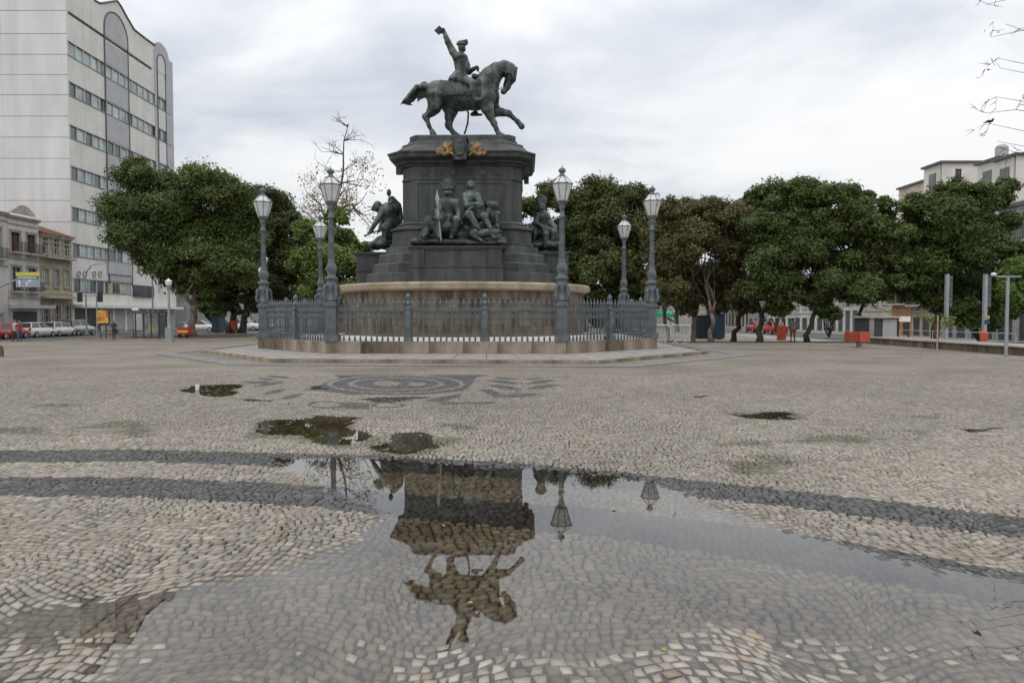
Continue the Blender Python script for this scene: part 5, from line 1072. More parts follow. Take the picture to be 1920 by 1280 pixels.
# old town houses beside it
def house(label, y0, y1, ztop, wallm, floors, mpf, extra=None, depth=9, base=-.45, trim='stone_trim', name='town_house', roof=None):
    """floors: (z0, z1, n, width, glass, frame, balcony)"""
    c = mpf((y0+y1)/2, base, 0); t = thing(name, label, 'house', c); holes = []; spec = []
    for z0, z1, n, w, gl, frm, bal in floors:
        for i in range(n):
            x = y0+(y1-y0)*(i+.5)/n; holes.append((x-w/2, x+w/2, z0, z1)); spec.append((x-w/2, x+w/2, z0, z1, gl, frm, bal))
    b = MB(); wall_with_holes(mpf, y0, y1, base, ztop, holes, b); b.build('wall', MM[wallm], t); shell(mpf, t, y0, y1, base, ztop-.05, depth, wallm)
    for a, c_, z0, z1, gl, frm, bal in spec:
        if frm == 'shutter':
            q = MB(); nn = max(4, int((z1-z0)/.22))
            for k in range(nn): mbox(mpf, q, a, c_, z0+(z1-z0)*k/nn, z0+(z1-z0)*(k+1)/nn-.02, -.2, -.1+.015*(k % 2))
            q.build('roller_shutter', MM[gl], t); continue
        o = window(mpf, t, a, c_, z0, z1, gl, frm, 2, 3 if z1-z0 > 1.8 else 2, sill=None if bal else trim)
        q = MB(); mbox(mpf, q, a-.16, a-.001, z0, z1+.16, .003, .06); mbox(mpf, q, c_+.001, c_+.16, z0, z1+.16, .003, .06); mbox(mpf, q, a-.001, c_+.001, z1+.001, z1+.16, .003, .075); mbox(mpf, q, a-.2, c_+.2, z1+.165, z1+.24, .003, .14); q.build('surround', MM[trim], o)
        if bal: balcony(mpf, t, a-.2, c_+.2, z0-.02)
    q = MB(); mbox(mpf, q, y0-.02, y1+.02, ztop-.28, ztop-.12, .003, .22); mbox(mpf, q, y0-.02, y1+.02, ztop-.119, ztop, -.3, .34); mbox(mpf, q, y0, y1, ztop-.85, ztop-.75, .003, .1); q.build('cornice', MM[trim], t)
    for z0, *_ in floors[1:]:
        q = MB(); mbox(mpf, q, y0, y1, z0-.75, z0-.6, .003, .08); q.build('string_course', MM[trim], t)
    if roof:
        q = MB(); pts = [mpf(y0-.1, ztop, .4), mpf(y1+.1, ztop, .4), mpf(y1+.1, ztop+roof, -depth*.5), mpf(y0-.1, ztop+roof, -depth*.5), mpf(y0-.1, ztop, -depth), mpf(y1+.1, ztop, -depth)]
        q.add(pts, [(0, 1, 2, 3), (3, 2, 5, 4), (0, 3, 4), (1, 5, 2), (0, 4, 5, 1)]); ro = q.build('roof', MM['tile'], t)
        for k in range(14): s = y0+(y1-y0)*k/13; q = MB(); q.tube([mpf(s, ztop+.04, .42), mpf(s, ztop+roof+.04, -depth*.5)], .09, 5); q.build('tile_row', MM['tile'], ro)
    if extra: extra(t, mpf)
    return t
ya, yb_, yc = fz(15, 500)[0], fz(74, 500)[0], D1-.08; zh = lambda px, py: fz(px, py)[1]
def ex1(t, m):
    q = MB(); mbox(m, q, ya, yb_, zh(45, 578), zh(45, 572), .0, 1.6); q.build('awning', MM['grey_panel'], t); q = MB(); z = zh(45, 402); n = 10
    pts = [(ya+.5, z)]+[(ya+.5+(yb_-ya-1)*i/n, z+.9*math.sin(PI*i/n)) for i in range(n+1)]+[(yb_-.5, z)]; q.rings([[m(s, zz, d) for s, zz in pts] for d in (-.3, .1)]); q.build('pediment', MM['stone_trim'], t)
W2 = [(zb+.05, zh(45, 584), 1, 3.6, 'metal_dark', 'shutter', False), (zh(45, 546), zh(45, 502), 2, 1.35, 'pane_dark', 'wood_brown', True), (zh(45, 474), zh(45, 438), 2, 1.4, 'wood_brown', 'wood_brown', True)]
house('old white house with brown shutters and iron balconies behind the red car', ya, yb_, zh(45, 408), 'old_white', W2, mp, ex1)
def ex2(t, m):
    q = MB(); mbox(m, q, yb_, yc, zh(103, 560), zh(103, 556), .0, 1.0); q.build('ledge', MM['stone_trim'], t); balcony(m, t, yb_+.3, yc-.3, zh(103, 484)+.05, .8, .9, 'stone_trim')
W3 = [(zb+.05, zh(103, 572), 3, 1.1, 'pane_dark', 'old_white', False), (zh(103, 538), zh(103, 505), 3, .95, 'pane', 'old_white', False), (zh(103, 478), zh(103, 448), 3, .95, 'pane_dark', 'frame', False)]
house('yellow old house with red tiled roof squeezed against the white office block', yb_+.04, yc, zh(103, 442), 'yellow_wall', W3, mp, ex2, roof=1.6)
W1 = [(zb+.05, zh(5, 590), 2, 2.6, 'pane_dark', 'frame', False), (zh(5, 485), zh(5, 430), 3, 1.3, 'pane_dark', 'wood_brown', True)]
house('pale old house with dark arched upper windows next to the brown-shuttered house', ya-9, ya-.04, zh(8, 398), 'old_white', W1, mp)
# small concrete house behind the broad tree and far facades closing the square
m135 = lambda Y: mpY(Y)
def xs_at(px, Y): return (px-960)/F*Y
def row(label, x0px, x1px, Y, ytop, wallm, nfl, nw, glass='pane_dark', roof=None, frm='frame', shop='shutter', bal=False):
    x0, x1 = xs_at(x0px, Y), xs_at(x1px, Y); zt_ = P(x0px, ytop, Y).z; h_ = (zt_+.45)/nfl; fl_ = [(-.4, h_-1.3, nw, (x1-x0)/nw*.62, shop, 'shutter', False)]
    for k in range(1, nfl): fl_.append((k*h_-.45+.75, k*h_-.45+.75+min(2.3, h_*.55), nw, min(1.3, (x1-x0)/nw*.5), glass, frm, bal))
    return house(label, x0, x1, zt_, wallm, fl_, mpY(Y), roof=roof)
row('small grey concrete house behind the pale trunk', 326, 385, 108, 512, 'grey_panel', 2, 2)
row('ochre house with shutters behind the dense dark tree', 385, 470, 126, 520, 'beige_wall', 2, 4)
row('cream house with tall window and stone ledge beside the railing corner', 472, 512, 126, 520, 'beige_wall', 2, 3, bal=True)
row('pale colonnaded house with red roof behind the railing', 516, 578, 126, 538, 'pale_wall', 2, 6, roof=1.8)
row('brown brick house partly hidden by the bright green tree', 580, 700, 128, 530, 'orange_wall', 2, 6)
row('plain grey house wholly shaded behind the monument', 702, 1085, 130, 545, 'grey_wall', 2, 12)
row('yellow house front behind the feather-skirted figure', 1088, 1150, 126, 535, 'yellow_wall', 2, 4)
row('beige house behind the green awning', 1152, 1240, 124, 540, 'beige_wall', 2, 5)
row('low brown house behind the slender trunks', 1242, 1352, 122, 545, 'beige_wall', 2, 5)
# terrace of old houses along the far street on the other side
XR = 38.6; mr = mpX(XR, -1)
def rz_(px, py): v = PX(px, py, XR); return v.y, v.z
def rrow(label, xa, xb, ytop, wallm, nfl, nw, glass='pane_dark', frm='frame', bal=False, roof=None, shop='metal_dark', trim='stone_trim'):
    s0, s1 = rz_(xb, 500)[0], rz_(xa, 500)[0]; zt_ = PX((xa+xb)/2, ytop, XR).z; h_ = (zt_+.45)/nfl; fl_ = [(-.4, h_-1.1, nw, (s1-s0)/nw*.7, shop, 'shutter', False)]
    for k in range(1, nfl): fl_.append((k*h_-.45+.6, k*h_-.45+.6+min(2.6, h_*.62), nw, min(1.3, (s1-s0)/nw*.55), glass, frm, bal))
    return house(label, s0+.03, s1-.03, zt_, wallm, fl_, mr, roof=roof, trim=trim, depth=10)
rrow('narrow white house with rounded bay beyond the leaning dark trunk', 1344, 1372, 548, 'pale_wall', 2, 5)
rrow('pale house with long balcony beside the yellow sign', 1372, 1405, 545, 'beige_wall', 2, 5, bal=True)
rrow('grey plastered house front between two pale houses', 1405, 1440, 540, 'grey_wall', 3, 4)
rrow('white house with tall windows beyond the orange worker', 1440, 1490, 530, 'pale_wall', 3, 4, 'pane', bal=True)
rrow('grey house with white ground floor pilasters behind the shrubs', 1490, 1546, 520, 'old_white', 3, 4)
rrow('white shuttered house front behind the orange crate', 1546, 1612, 520, 'old_white', 2, 5, 'pane', 'old_white', shop='pane_dark')
rrow('grey-green house with a broad upper window next to the orange house', 1612, 1674, 490, 'beige_wall', 3, 3, 'pane', shop='pane_dark')
rrow('orange house with iron balconies seen between the trees', 1674, 1711, 482, 'orange_wall', 3, 2, bal=True)
rrow('yellow house with arched windows beside the orange house', 1711, 1748, 486, 'yellow_wall', 3, 2, bal=True)
rrow('dark grey house with deep shopfronts behind the totem', 1748, 1868, 470, 'grey_wall', 3, 5)
# grey corner house with tall sash windows, and the pale blocks above it
gb = rrow('large grey house with tall cream sash windows and a stone balcony', 1868, 2100, 362, 'grey_wall', 3, 5, 'pane', 'pale_wall', bal=True, trim='grey_wall')
def block(label, X0, X1, Y0_, Y1_, ztop, m, wins, roofm='dark_trim'):
    t = thing('apartment_block', label, 'building', ((X0+X1)/2, Y0_, -.45)); mY = mpY(Y0_); holes = [w for w in wins]; b = MB(); wall_with_holes(mY, X0, X1, -.45, ztop, holes, b, .2); b.build('wall', MM[m], t)
    b = MB(); b.span((X0+.01, Y0_+.25, -.45), (X1-.01, Y1_, ztop-.02)); b.build('body', MM[m], t); b = MB(); b.span((X0-.25, Y0_-.25, ztop), (X1+.25, Y1_+.2, ztop+.22)); b.build('roof', MM[roofm], t)
    for w in wins: window(mY, t, *w, 'pane_dark', 'wood_brown', 2, 2, .15)
    mL = lambda s, z, d: (X0-d, s, z)
    for s, z in (((Y0_+Y1_)/2, ztop-1.5),):
        q = MB(); mbox(mL, q, s-.6, s+.6, z-.7, z+.7, .004, .05); q.build('side_window', MM['pane_dark'], t)
    return t
def bx(px, py, Y): v = P(px, py, Y); return v.x, v.z
x0, zt_ = bx(1766, 306, 74); x1, _ = bx(1836, 306, 74); w0, wz = bx(1791, 323, 74); w1, wz0 = bx(1803, 323, 74)[0], bx(1791, 324, 74)[1]
block('cream flat-roofed block with small window rising above the big dark tree', x0, x1, 74, 77.2, zt_, 'pale_wall', [(w0, w1, wz-1.0, wz+.0-.0+.35)])
x0, zt_ = bx(1735, 345, 82); x1, _ = bx(1790, 350, 82); block('brownish lower block peeking out beside the cream flat-roofed block', x0, x1, 82, 87.6, zt_+.3, 'beige_wall', [])
x0, zt_ = bx(1872, 302, 66); x1, _ = bx(1990, 306, 66); w0 = bx(1880, 320, 66)[0]; wz = bx(1862, 328, 66)[1]
bl = block('pale weathered block with roof tank above the grey corner house', x0, x1, 66, 69, zt_+.2, 'pale_wall', [(w0, w0+.8, wz, wz+1.4)])
c = P(1878, 294, 68); b = MB(); b.lathe([(.5, zt_+.72), (.55, zt_+.9), (.55, zt_+1.7), (.3, zt_+1.95), (.05, zt_+2.0)], 14, (c.x, c.y)); b.top('water_tank', MM['grey_panel'], 'round grey water tank standing on the pale weathered roof', 'tank')
x0, zt_ = bx(1905, 298, 63); x1, _ = bx(2040, 300, 63); block('pale rooftop storey with a dark edge above the grey corner house', x0, x1, 63, 65.8, zt_+.3, 'pale_wall', [])
# ------------------------------------------------------------ planting beds, low wall, street furniture, vehicles, people
def gp_(px, Y): v = P(px, 600, Y); return Vector((v.x, Y, float(T(Y))))
def bed_poly(pts, name='planting_bed', m='soil', dz=.03):
    b = MB(); v = [G(*p) for p in pts]; b.rings([[(p.x, p.y, p.z-.2) for p in v], [(p.x, p.y, p.z+dz) for p in v]]); o = b.struct(name, MM[m]); return o
def bed_strip(x0, x1, y0, y1): 
    b = MB(); n = 12; rng = np.random.default_rng(int(abs(x0*10)+y0))
    lo = [(x0+(x1-x0)*i/n, y0+rng.uniform(-.5, .5)) for i in range(n+1)]; hi = [(x0+(x1-x0)*i/n, y1+rng.uniform(-.5, .5)) for i in range(n+1)]
    for i in range(n):
        q = [lo[i], lo[i+1], hi[i+1], hi[i]]; b.add([(x, y, float(T(y))+.035) for x, y in q], [(0, 1, 2, 3)])
    b.struct('planting_bed', MM['soil'])
bed_strip(9.5, 21.6, 44.5, 51); bed_strip(-35.2, -25, 63.5, 72); bed_strip(-25, -13, 70, 75.2); bed_strip(2, 9.4, 56, 66); bed_strip(21.9, 25.3, 40, 52)
lw = thing('low_wall', 'long low dark stone wall edging the square behind the T-shaped post', 'wall', (20.6, 31, 0))
for i in range(12):
    y = 22.4+i*1.5; b = MB(); b.span((19.9, y+.008, -.05), (21.8, y+1.492, .30+random.uniform(-.01, .01))); b.build('wall_block', MM['granite_dark'], lw)
for i in range(12):
    y = 22.4+i*1.5; b = MB(); b.span((19.82, y+.012, .315), (21.85, y+1.488, .36)); b.build('coping_slab', MM['flag'], lw)

# --- lamp with a globe
def globe_lamp(base, h_, label, arms=False):
    t = thing('globe_lamp', label, 'street lamp', base); x, y, z = base; b = MB(); b.box((x, y, z+.5), (.42, .42, 1.0)); b.box((x, y, z+.06), (.56, .56, .12)); b.build('base', MM['metal'], t)
    b = MB(); b.lathe([(.13, z+1.0), (.09, z+1.2), (.07, z+h_-.75), (.11, z+h_-.7), (.16, z+h_-.5), (.1, z+h_-.46)], 10, (x, y)); b.build('pole', MM['metal'], t)
    def gl(cx, cy, cz):
        b = MB(); b.smooth = True; b.lathe([(.13, cz), (.21, cz+.12), (.2, cz+.3)], 12, (cx, cy)); b.build('globe', MM['milk'], t); b = MB(); b.lathe([(.24, cz+.3), (.2, cz+.38), (.06, cz+.46), (.02, cz+.54)], 12, (cx, cy)); b.build('cap', MM['white_paint'], t)
    gl(x, y, z+h_-.46)
    if arms:
        b = MB(); b.tube([(x, y, z+h_-2.2), (x-.25, y, z+h_-2.1), (x-.4, y, z+h_-1.6)], .06, 6); b.lathe([(.06, z+h_-1.62), (.14, z+h_-1.5), (.1, z+h_-1.4)], 8, (x-.4, y)); b.build('arm', MM['metal'], t); gl(x-.4, y, z+h_-1.4)
v = G(318, 641); globe_lamp(v, (641-524)*v.y/F, 'grey street lamp with one white globe before the bus shelter')
v = gp_(499, 62); globe_lamp(v, (634-482)*62/F, 'slim lamp with two white globes behind the railing lamp post', True)
def street_light(base, h_, reach, label):
    t = thing('street_light', label, 'street light', base); x, y, z = base; b = MB(); b.lathe([(.16, z), (.14, z+.3), (.09, z+.4), (.07, z+h_*.8)], 8, (x, y)); b.tube([(x, y, z+h_*.8), (x+reach*.12, y, z+h_*.9), (x+reach*.4, y, z+h_*.975), (x+reach, y, z+h_)], [.07, .06, .055, .045], 7); b.build('pole', MM['metal'], t)
    b = MB(); b.box((x+reach*1.12, y, z+h_+.0), (abs(reach)*.28, .28, .12)); b.build('luminaire', MM['grey_panel'], t)
v = gp_(287, 78); street_light(v, (628-466)*78/F, -(287-236)*78/F, 'tall grey street light with arm reaching over the window bands')
v = gp_(162, 74); street_light(v, (630-497)*74/F, (194-162)*74/F, 'grey street light with curved arm beside the traffic signals')
v = gp_(182, 63); t = thing('traffic_signal', 'slim pole with two black traffic signal heads before the office block', 'traffic light', v); b = MB(); zt_ = P(182, 553, 63).z; b.lathe([(.07, v.z), (.055, zt_)], 8, (v.x, v.y)); b.bar((v.x-1.45, v.y, zt_-.05), (v.x+.4, v.y, zt_-.05), .04); b.build('pole', MM['metal'], t)
for dx in (-1.4, .38):
    b = MB(); b.box((v.x+dx, v.y-.12, zt_-.2), (.34, .26, .85)); hd_ = b.build('signal_head', MM['metal_dark'], t)
    for k in range(3): b = MB(); b.rings([[(v.x+dx+.11*math.cos(2*PI*i/10), v.y-.26-d, zt_+.06-.26*k+.11*math.sin(2*PI*i/10)) for i in range(10)] for d in (0, .05)]); b.build('lens', MM['black'], hd_)
# direction sign
Yg = 58; mp2 = mpY(Yg); sx = lambda px: xs_at(px, Yg); sz = lambda py: P(55, py, Yg).z
t = thing('direction_sign', 'yellow, green and grey overhead direction sign with two white arrows', 'sign', (sx(-45), Yg, float(T(Yg))))
b = MB(); b.lathe([(.16, float(T(Yg))), (.11, sz(555))], 8, (sx(-45), Yg)); b.tube([(sx(-45), Yg, sz(556)), (sx(-20), Yg, sz(546)), (sx(33), Yg+.1, sz(524)), (sx(75), Yg+.1, sz(522))], [.1, .09, .07, .06], 7); b.build('gantry', MM['metal'], t)
for z0, z1, m in ((517.4, 511, 'yellow_sign'), (523.2, 517.6, 'green_sign'), (538, 523.4, 'grey_sign')):
    b = MB(); mbox(mp2, b, sx(33), sx(76), sz(z0), sz(z1), -.0, .05); b.build('sign_band', MM[m], t)
b = MB(); mbox(mp2, b, sx(32.6), sx(76.4), sz(538.5), sz(510.6), -.04, -.002); b.build('backing', MM['white_sign'], t)
b = MB()
for i in range(9):
    x = 37+i*3.9; mbox(mp2, b, sx(x), sx(x+2.6), sz(521.6), sz(519.4), .051, .058)
b.build('lettering', MM['white_sign'], t)
b = MB(); mbox(mp2, b, sx(38.6), sx(40.6), sz(536.5), sz(528), .051, .058); b.add([mp2(sx(36.6), sz(529), .055), mp2(sx(42.6), sz(529), .055), mp2(sx(39.6), sz(525), .055)], [(0, 1, 2)]); b.build('arrow', MM['white_sign'], t)
b = MB(); mbox(mp2, b, sx(52.2), sx(54.2), sz(536.5), sz(530.5), .051, .058); b.add([mp2(sx(52.2), sz(530.5), .055), mp2(sx(54.2), sz(530.5), .055), mp2(sx(59), sz(527.2), .055), mp2(sx(57.6), sz(525.6), .055)], [(0, 1, 2, 3)]); b.add([mp2(sx(56), sz(524.6), .055), mp2(sx(61), sz(524.4), .055), mp2(sx(60.4), sz(529.4), .055)], [(0, 2, 1)]); b.build('arrow', MM['white_sign'], t)
# bus shelter, panels
Yq = 62; z0 = float(T(Yq)); X = lambda px: xs_at(px, Yq); Z = lambda py: P(280, py, Yq).z
t = thing('bus_shelter', 'dark framed glass bus shelter beside the globe lamp', 'bus shelter', (X(283), Yq, z0))
b = MB(); b.span((X(260), Yq-.9, Z(588)), (X(307), Yq+.9, Z(584.5))); b.build('roof', MM['metal_dark'], t)
for px in (262, 291, 305):
    for dy in (-.7, .7): b = MB(); b.span((X(px)-.05, Yq+dy-.05, z0), (X(px)+.05, Yq+dy+.05, Z(588))); b.build('post', MM['metal_dark'], t)
for a, c in ((262.6, 290.4), (291.6, 304.4)):
    b = MB(); b.span((X(a), Yq+.7-.015, z0+.25), (X(c), Yq+.7+.015, Z(590))); b.build('pane', MM['pane' if a < 280 else 'pane_dark'], t)
b = MB(); b.span((X(272), Yq+.66, Z(620)), (X(281), Yq+.675, Z(605))); b.build('notice', MM['yellow_sign'], t)
b = MB(); b.span((X(264), Yq+.2, z0+.45), (X(289), Yq+.55, z0+.5)); b.build('bench', MM['metal'], t)
t = thing('information_panel', 'white-topped framed street panel next to the bus shelter', 'panel', (X(247), Yq+1, z0)); b = MB(); b.span((X(237), Yq+.95, Z(581.5)), (X(249), Yq+1.05, Z(577))); b.build('head', MM['white_sign'], t); b = MB(); b.span((X(238), Yq+.97, z0), (X(239), Yq+1.03, Z(581.6))); b.span((X(256.5), Yq+.97, z0), (X(257.5), Yq+1.03, Z(583))); b.span((X(238), Yq+.975, Z(583.5)), (X(257.5), Yq+1.025, Z(582.5))); b.span((X(238), Yq+.975, Z(621)), (X(257.5), Yq+1.025, Z(619.5))); b.build('frame', MM['metal_dark'], t)
b = MB(); b.span((X(239.2), Yq+.99, Z(619.4)), (X(256.3), Yq+1.01, Z(583.6))); b.build('face', MM['shutter'], t)
t = thing('poster_panel', 'red and orange poster panel on a grey stand before the office block', 'poster', (X(193), Yq, z0)); b = MB(); b.span((X(183), Yq-.06, Z(606)), (X(203.5), Yq+.06, Z(581.5))); b.build('poster', MM['poster'], t); b = MB(); b.span((X(182), Yq+.065, Z(610)), (X(204.5), Yq+.14, Z(580.5))); b.span((X(188), Yq-.03, z0), (X(189.5), Yq+.05, Z(606.2))); b.span((X(198), Yq-.03, z0), (X(199.5), Yq+.05, Z(606.2))); b.build('stand', MM['metal_dark'], t)
t = thing('vendor_cart', 'red and yellow vendor cart parked behind the globe lamp', 'cart', (X(338), Yq+1, z0))
b = MB(); b.span((X(326), Yq+.6, z0+.35), (X(347), Yq+1.4, z0+.95)); b.build('box', MM['red'], t); b = MB(); b.span((X(327), Yq+.56, z0+.5), (X(346), Yq+.595, z0+.68)); b.build('stripe', MM['yellow_sign'], t); b = MB(); b.span((X(328), Yq+.5, z0+1.35), (X(345), Yq+1.5, z0+1.42)); b.span((X(329), Yq+.9, z0+.95), (X(329.8), Yq+.95, z0+1.35)); b.span((X(343), Yq+.9, z0+.95), (X(343.8), Yq+.95, z0+1.35)); b.build('canopy', MM['metal'], t)
for px in (330, 343): b = MB(); b.rings([[(X(px)+.2*math.cos(2*PI*i/12), Yq+.7+d, z0+.2+.2*math.sin(2*PI*i/12)) for i in range(12)] for d in (0, .1)]); b.build('wheel', MM['black'], t)
# orange litter bins
def bin_(px, Y, ytop, ybot, wpx, label, post_top=None):
    v = gp_(px, Y); x = v.x; zt_ = P(px, ytop, Y).z; zb_ = P(px, ybot, Y).z; w = wpx*Y/F/2; t = thing('litter_bin', label, 'litter bin', v, 0, 'orange litter bins')
    b = MB(); n = 12; b.rings([[(x+w*k*math.cos(2*PI*i/n), Y-.02+w*k*.8*math.sin(2*PI*i/n), zb_+(zt_-zb_)*f) for i in range(n)] for k, f in ((.72, 0), (.8, .05), (.95, .8), (1, .82), (1, 1))]); b.build('bucket', MM['orange'], t)
    b = MB(); b.lathe([(w*.7, zt_+.01), (w*.95, zt_+.03), (w*.5, zt_+.14), (.02, zt_+.16)], 12, (x, Y-.02)); b.build('lid', MM['orange'], t); b = MB(); b.lathe([(.05, v.z), (.045, zt_+.3)], 8, (x, Y+w*.8+.05)); b.build('post', MM['metal_dark'], t)
bin_(1845, 33, 625, 644, 15, 'orange litter bin hung on the blue-stickered totem')
bin_(439, 78, 604, 617, 14, 'orange litter bin under the dense dark tree')
t = thing('orange_crate', 'two-tone orange crate on a pale post in front of the thin trunk', 'crate', gp_(1607, 35)); Yc = 35; X = lambda px: xs_at(px, Yc); Z = lambda py: P(1605, py, Yc).z
b = MB(); b.span((X(1606), Yc-.35, Z(640)), (X(1625), Yc+.3, Z(622))); b.build('box', MM['orange'], t); b = MB(); b.span((X(1589), Yc-.3, Z(640)), (X(1605.6), Yc+.3, Z(622))); b.build('box', mat('faded_red_plastic', (.30, .045, .02), .6, .2, 2), t); b = MB(); b.span((X(1608), Yc-.1, -.02), (X(1615), Yc+.1, Z(640.3))); b.build('post', MM['concrete'], t)
t = thing('plastic_barrier', 'slatted orange plastic barrier beside the orange worker', 'barrier', gp_(1465, 58)); X = lambda px: xs_at(px, 58); 
for i in range(6): b = MB(); b.span((X(1457+i*2.9), 57.95, float(T(58))), (X(1457+i*2.9+2.3), 58.05, P(1465, 611, 58).z)); b.build('slat', MM['orange'], t)
b = MB(); b.span((X(1457), 58.052, P(1465, 616, 58).z), (X(1474), 58.1, P(1465, 613, 58).z)); b.span((X(1457), 58.052, P(1465, 626, 58).z), (X(1474), 58.1, P(1465, 623, 58).z)); b.build('rail', MM['orange'], t)
# crowd barriers
def barrier(pa, pb, label):
    a, c = gp_(*pa), gp_(*pb); d = c-a; L_ = d.length; t = thing('crowd_barrier', label, 'barrier', a, math.atan2(d.y, d.x), 'galvanised crowd barriers')
    b = MB(); b.tube([(0, 0, .12), (0, 0, 1.0), (.06, 0, 1.08), (L_-.06, 0, 1.08), (L_, 0, 1.0), (L_, 0, .12)], .026, 6); b.bar((0, 0, .2), (L_, 0, .2), .018); b.build('frame', MM['bright_metal'], t, True)
    n = 14
    for i in range(1, n): b = MB(); b.bar((L_*i/n, 0, .2), (L_*i/n, 0, 1.08), .013, 5); b.build('bar', MM['bright_metal'], t, True)
    for x in (.3, L_-.3): b = MB(); b.tube([(x, -.3, .01), (x, -.25, .05), (x, .25, .05), (x, .3, .01)], .02, 5); b.bar((x, 0, .05), (x, 0, .2), .02); b.build('foot', MM['bright_metal'], t, True)
barrier((1218, 42.6), (1257, 42.2), 'galvanised steel crowd barrier against the railing corner'); barrier((1258.5, 42.1), (1294, 41.2), 'galvanised steel crowd barrier at the open end of the row')
# market tent, containers
Yt = 64; z0 = float(T(Yt)); X = lambda px: xs_at(px, Yt); Z = lambda py: P(1240, py, Yt).z
t = thing('market_tent', 'small green canvas market tent behind the crowd barriers', 'tent', (X(1242), Yt, z0)); b = MB(); p = [(X(1222), Yt-1, Z(588)), (X(1262), Yt-1, Z(588)), (X(1262), Yt+1, Z(588)), (X(1222), Yt+1, Z(588)), (X(1242), Yt, Z(578))]; b.add(p+[(x, y, z-.3) for x, y, z in p[:4]], [(0, 1, 4), (1, 2, 4), (2, 3, 4), (3, 0, 4), (5, 6, 1, 0), (6, 7, 2, 1), (7, 8, 3, 2), (8, 5, 0, 3)]); b.build('canopy', MM['green'], t)
for px in (1223, 1261):
    for dy in (-.95, .95): b = MB(); b.bar((X(px), Yt+dy, z0), (X(px), Yt+dy, Z(589)), .025); b.build('pole', MM['metal'], t)
b = MB(); b.span((X(1226), Yt-.7, z0+.75), (X(1258), Yt-.2, z0+.8)); b.build('counter', MM['wood_brown'], t)
def container(px0, px1, Y, ytop, m, label, name='container', cat='container'):
    z0 = float(T(Y)); x0, x1 = xs_at(px0, Y), xs_at(px1, Y); zt_ = P(px0, ytop, Y).z; t = thing(name, label, cat, ((x0+x1)/2, Y, z0)); b = MB(); b.span((x0, Y, z0+.1), (x1, Y+1.6, zt_)); b.build('body', MM[m], t); n = max(2, int((x1-x0)/.3))
    for i in range(n+1): b = MB(); x = x0+(x1-x0)*i/n; b.span((x-.04, Y-.035, z0+.1), (x+.04, Y-.002, zt_-.05)); b.build('rib', MM[m], t)
    b = MB(); b.span((x0-.06, Y-.08, zt_), (x1+.06, Y+1.66, zt_+.1)); b.build('lid', MM[m], t); b = MB(); b.span((x0+.1, Y+.1, z0), (x1-.1, Y+1.5, z0+.1)); b.build('skid', MM['metal_dark'], t)
container(1306, 1344, 62, 593, 'teal', 'dark teal site container behind the slender trunks'); container(1346, 1358, 60, 590, 'blue', 'blue portable toilet cabin next to the teal container', 'portable_toilet', 'toilet cabin'); container(398, 412, 82, 594, 'blue', 'blue waste container behind the broad tree', 'waste_container', 'container')
# newspaper kiosk with steel shutter, white board, totems, T-post, sapling, guard rail
Yk = 41; z0 = float(T(Yk)); X = lambda px: xs_at(px, Yk); Z = lambda py: P(1660, py, Yk).z
t = thing('kiosk', 'small grey steel kiosk with closed shutter and pale side post', 'kiosk', (X(1662), Yk, z0)); b = MB(); b.span((X(1634), Yk+.05, z0), (X(1682), Yk+2, Z(596))); b.build('body', MM['metal_dark'], t); b = MB()
n = 10
for k in range(n): s = MB(); z_ = z0+.1+(Z(598)-z0-.1)*k/n; s.span((X(1655), Yk-.03+.01*(k % 2), z_), (X(1681), Yk+.046, z_+(Z(598)-z0)/n-.02)); s.build('shutter_slat', MM['shutter'], t)
b = MB(); b.span((X(1630), Yk-.12, z0), (X(1637), Yk+.04, Z(597))); b.build('side_post', MM['concrete'], t); b = MB(); b.span((X(1628), Yk-.25, Z(596)), (X(1684), Yk+2.1, Z(592.5))); b.build('roof', MM['stone_trim'], t)
t = thing('notice_board', 'white notice board on two posts between kiosk and sapling', 'sign', (X(1695), Yk, z0)); b = MB(); b.span((X(1684.5), Yk-.05, Z(603)), (X(1706), Yk+.02, Z(593))); b.build('board', MM['white_sign'], t)
for px in (1685.5, 1705): b = MB(); b.span((X(px)-.04, Yk+.025, z0), (X(px)+.04, Yk+.1, Z(593.5))); b.build('post', MM['wood_brown'], t)
def totem(px, Y, ytop, label, lamp_=False):
    z0 = float(T(Y)); x = xs_at(px, Y); zt_ = P(px, ytop, Y).z; zm = P(px, ytop+62, Y).z; t = thing('totem', label, 'totem', (x, Y, z0), 0, 'tall information totems'); b = MB(); b.span((x-.16, Y-.05, z0), (x-.02, Y+.12, zt_)); b.build('mast', MM['galv'], t); b = MB(); b.span((x-.015, Y-.04, zm), (x+.15, Y+.08, zt_-.08)); b.build('panel', MM['metal_dark'], t)
    for k in range(6): b = MB(); z_ = zm+(zt_-.1-zm)*k/6; b.span((x+.0, Y-.055, z_+.03), (x+.135, Y-.042, z_+(zt_-.1-zm)/6-.02)); b.build('cell', MM['pane_dark'], t)
    b = MB(); b.span((x-.2, Y-.12, z0), (x+.2, Y+.16, z0+.06)); b.build('foot', MM['concrete'], t)
    if lamp_:
        b = MB(); b.smooth = True; b.ball((x+.2, Y-.1, zt_-.02), .13, 10, 6, .7); b.build('lamp_head', MM['white_paint'], t)
        for y0_, y1_, m in ((598, 591, 'yellow_wall'), (608, 600, 'blue')): b = MB(); b.span((x-.15, Y-.062, P(px, y0_, Y).z), (x+.09, Y-.052, P(px, y1_, Y).z)); b.build('sticker', MM[m], t)
totem(1778, 36, 514, 'tall grey totem with dark panel beside the sapling'); totem(1850, 34, 514, 'tall grey totem with round lamp head and blue sticker', True)
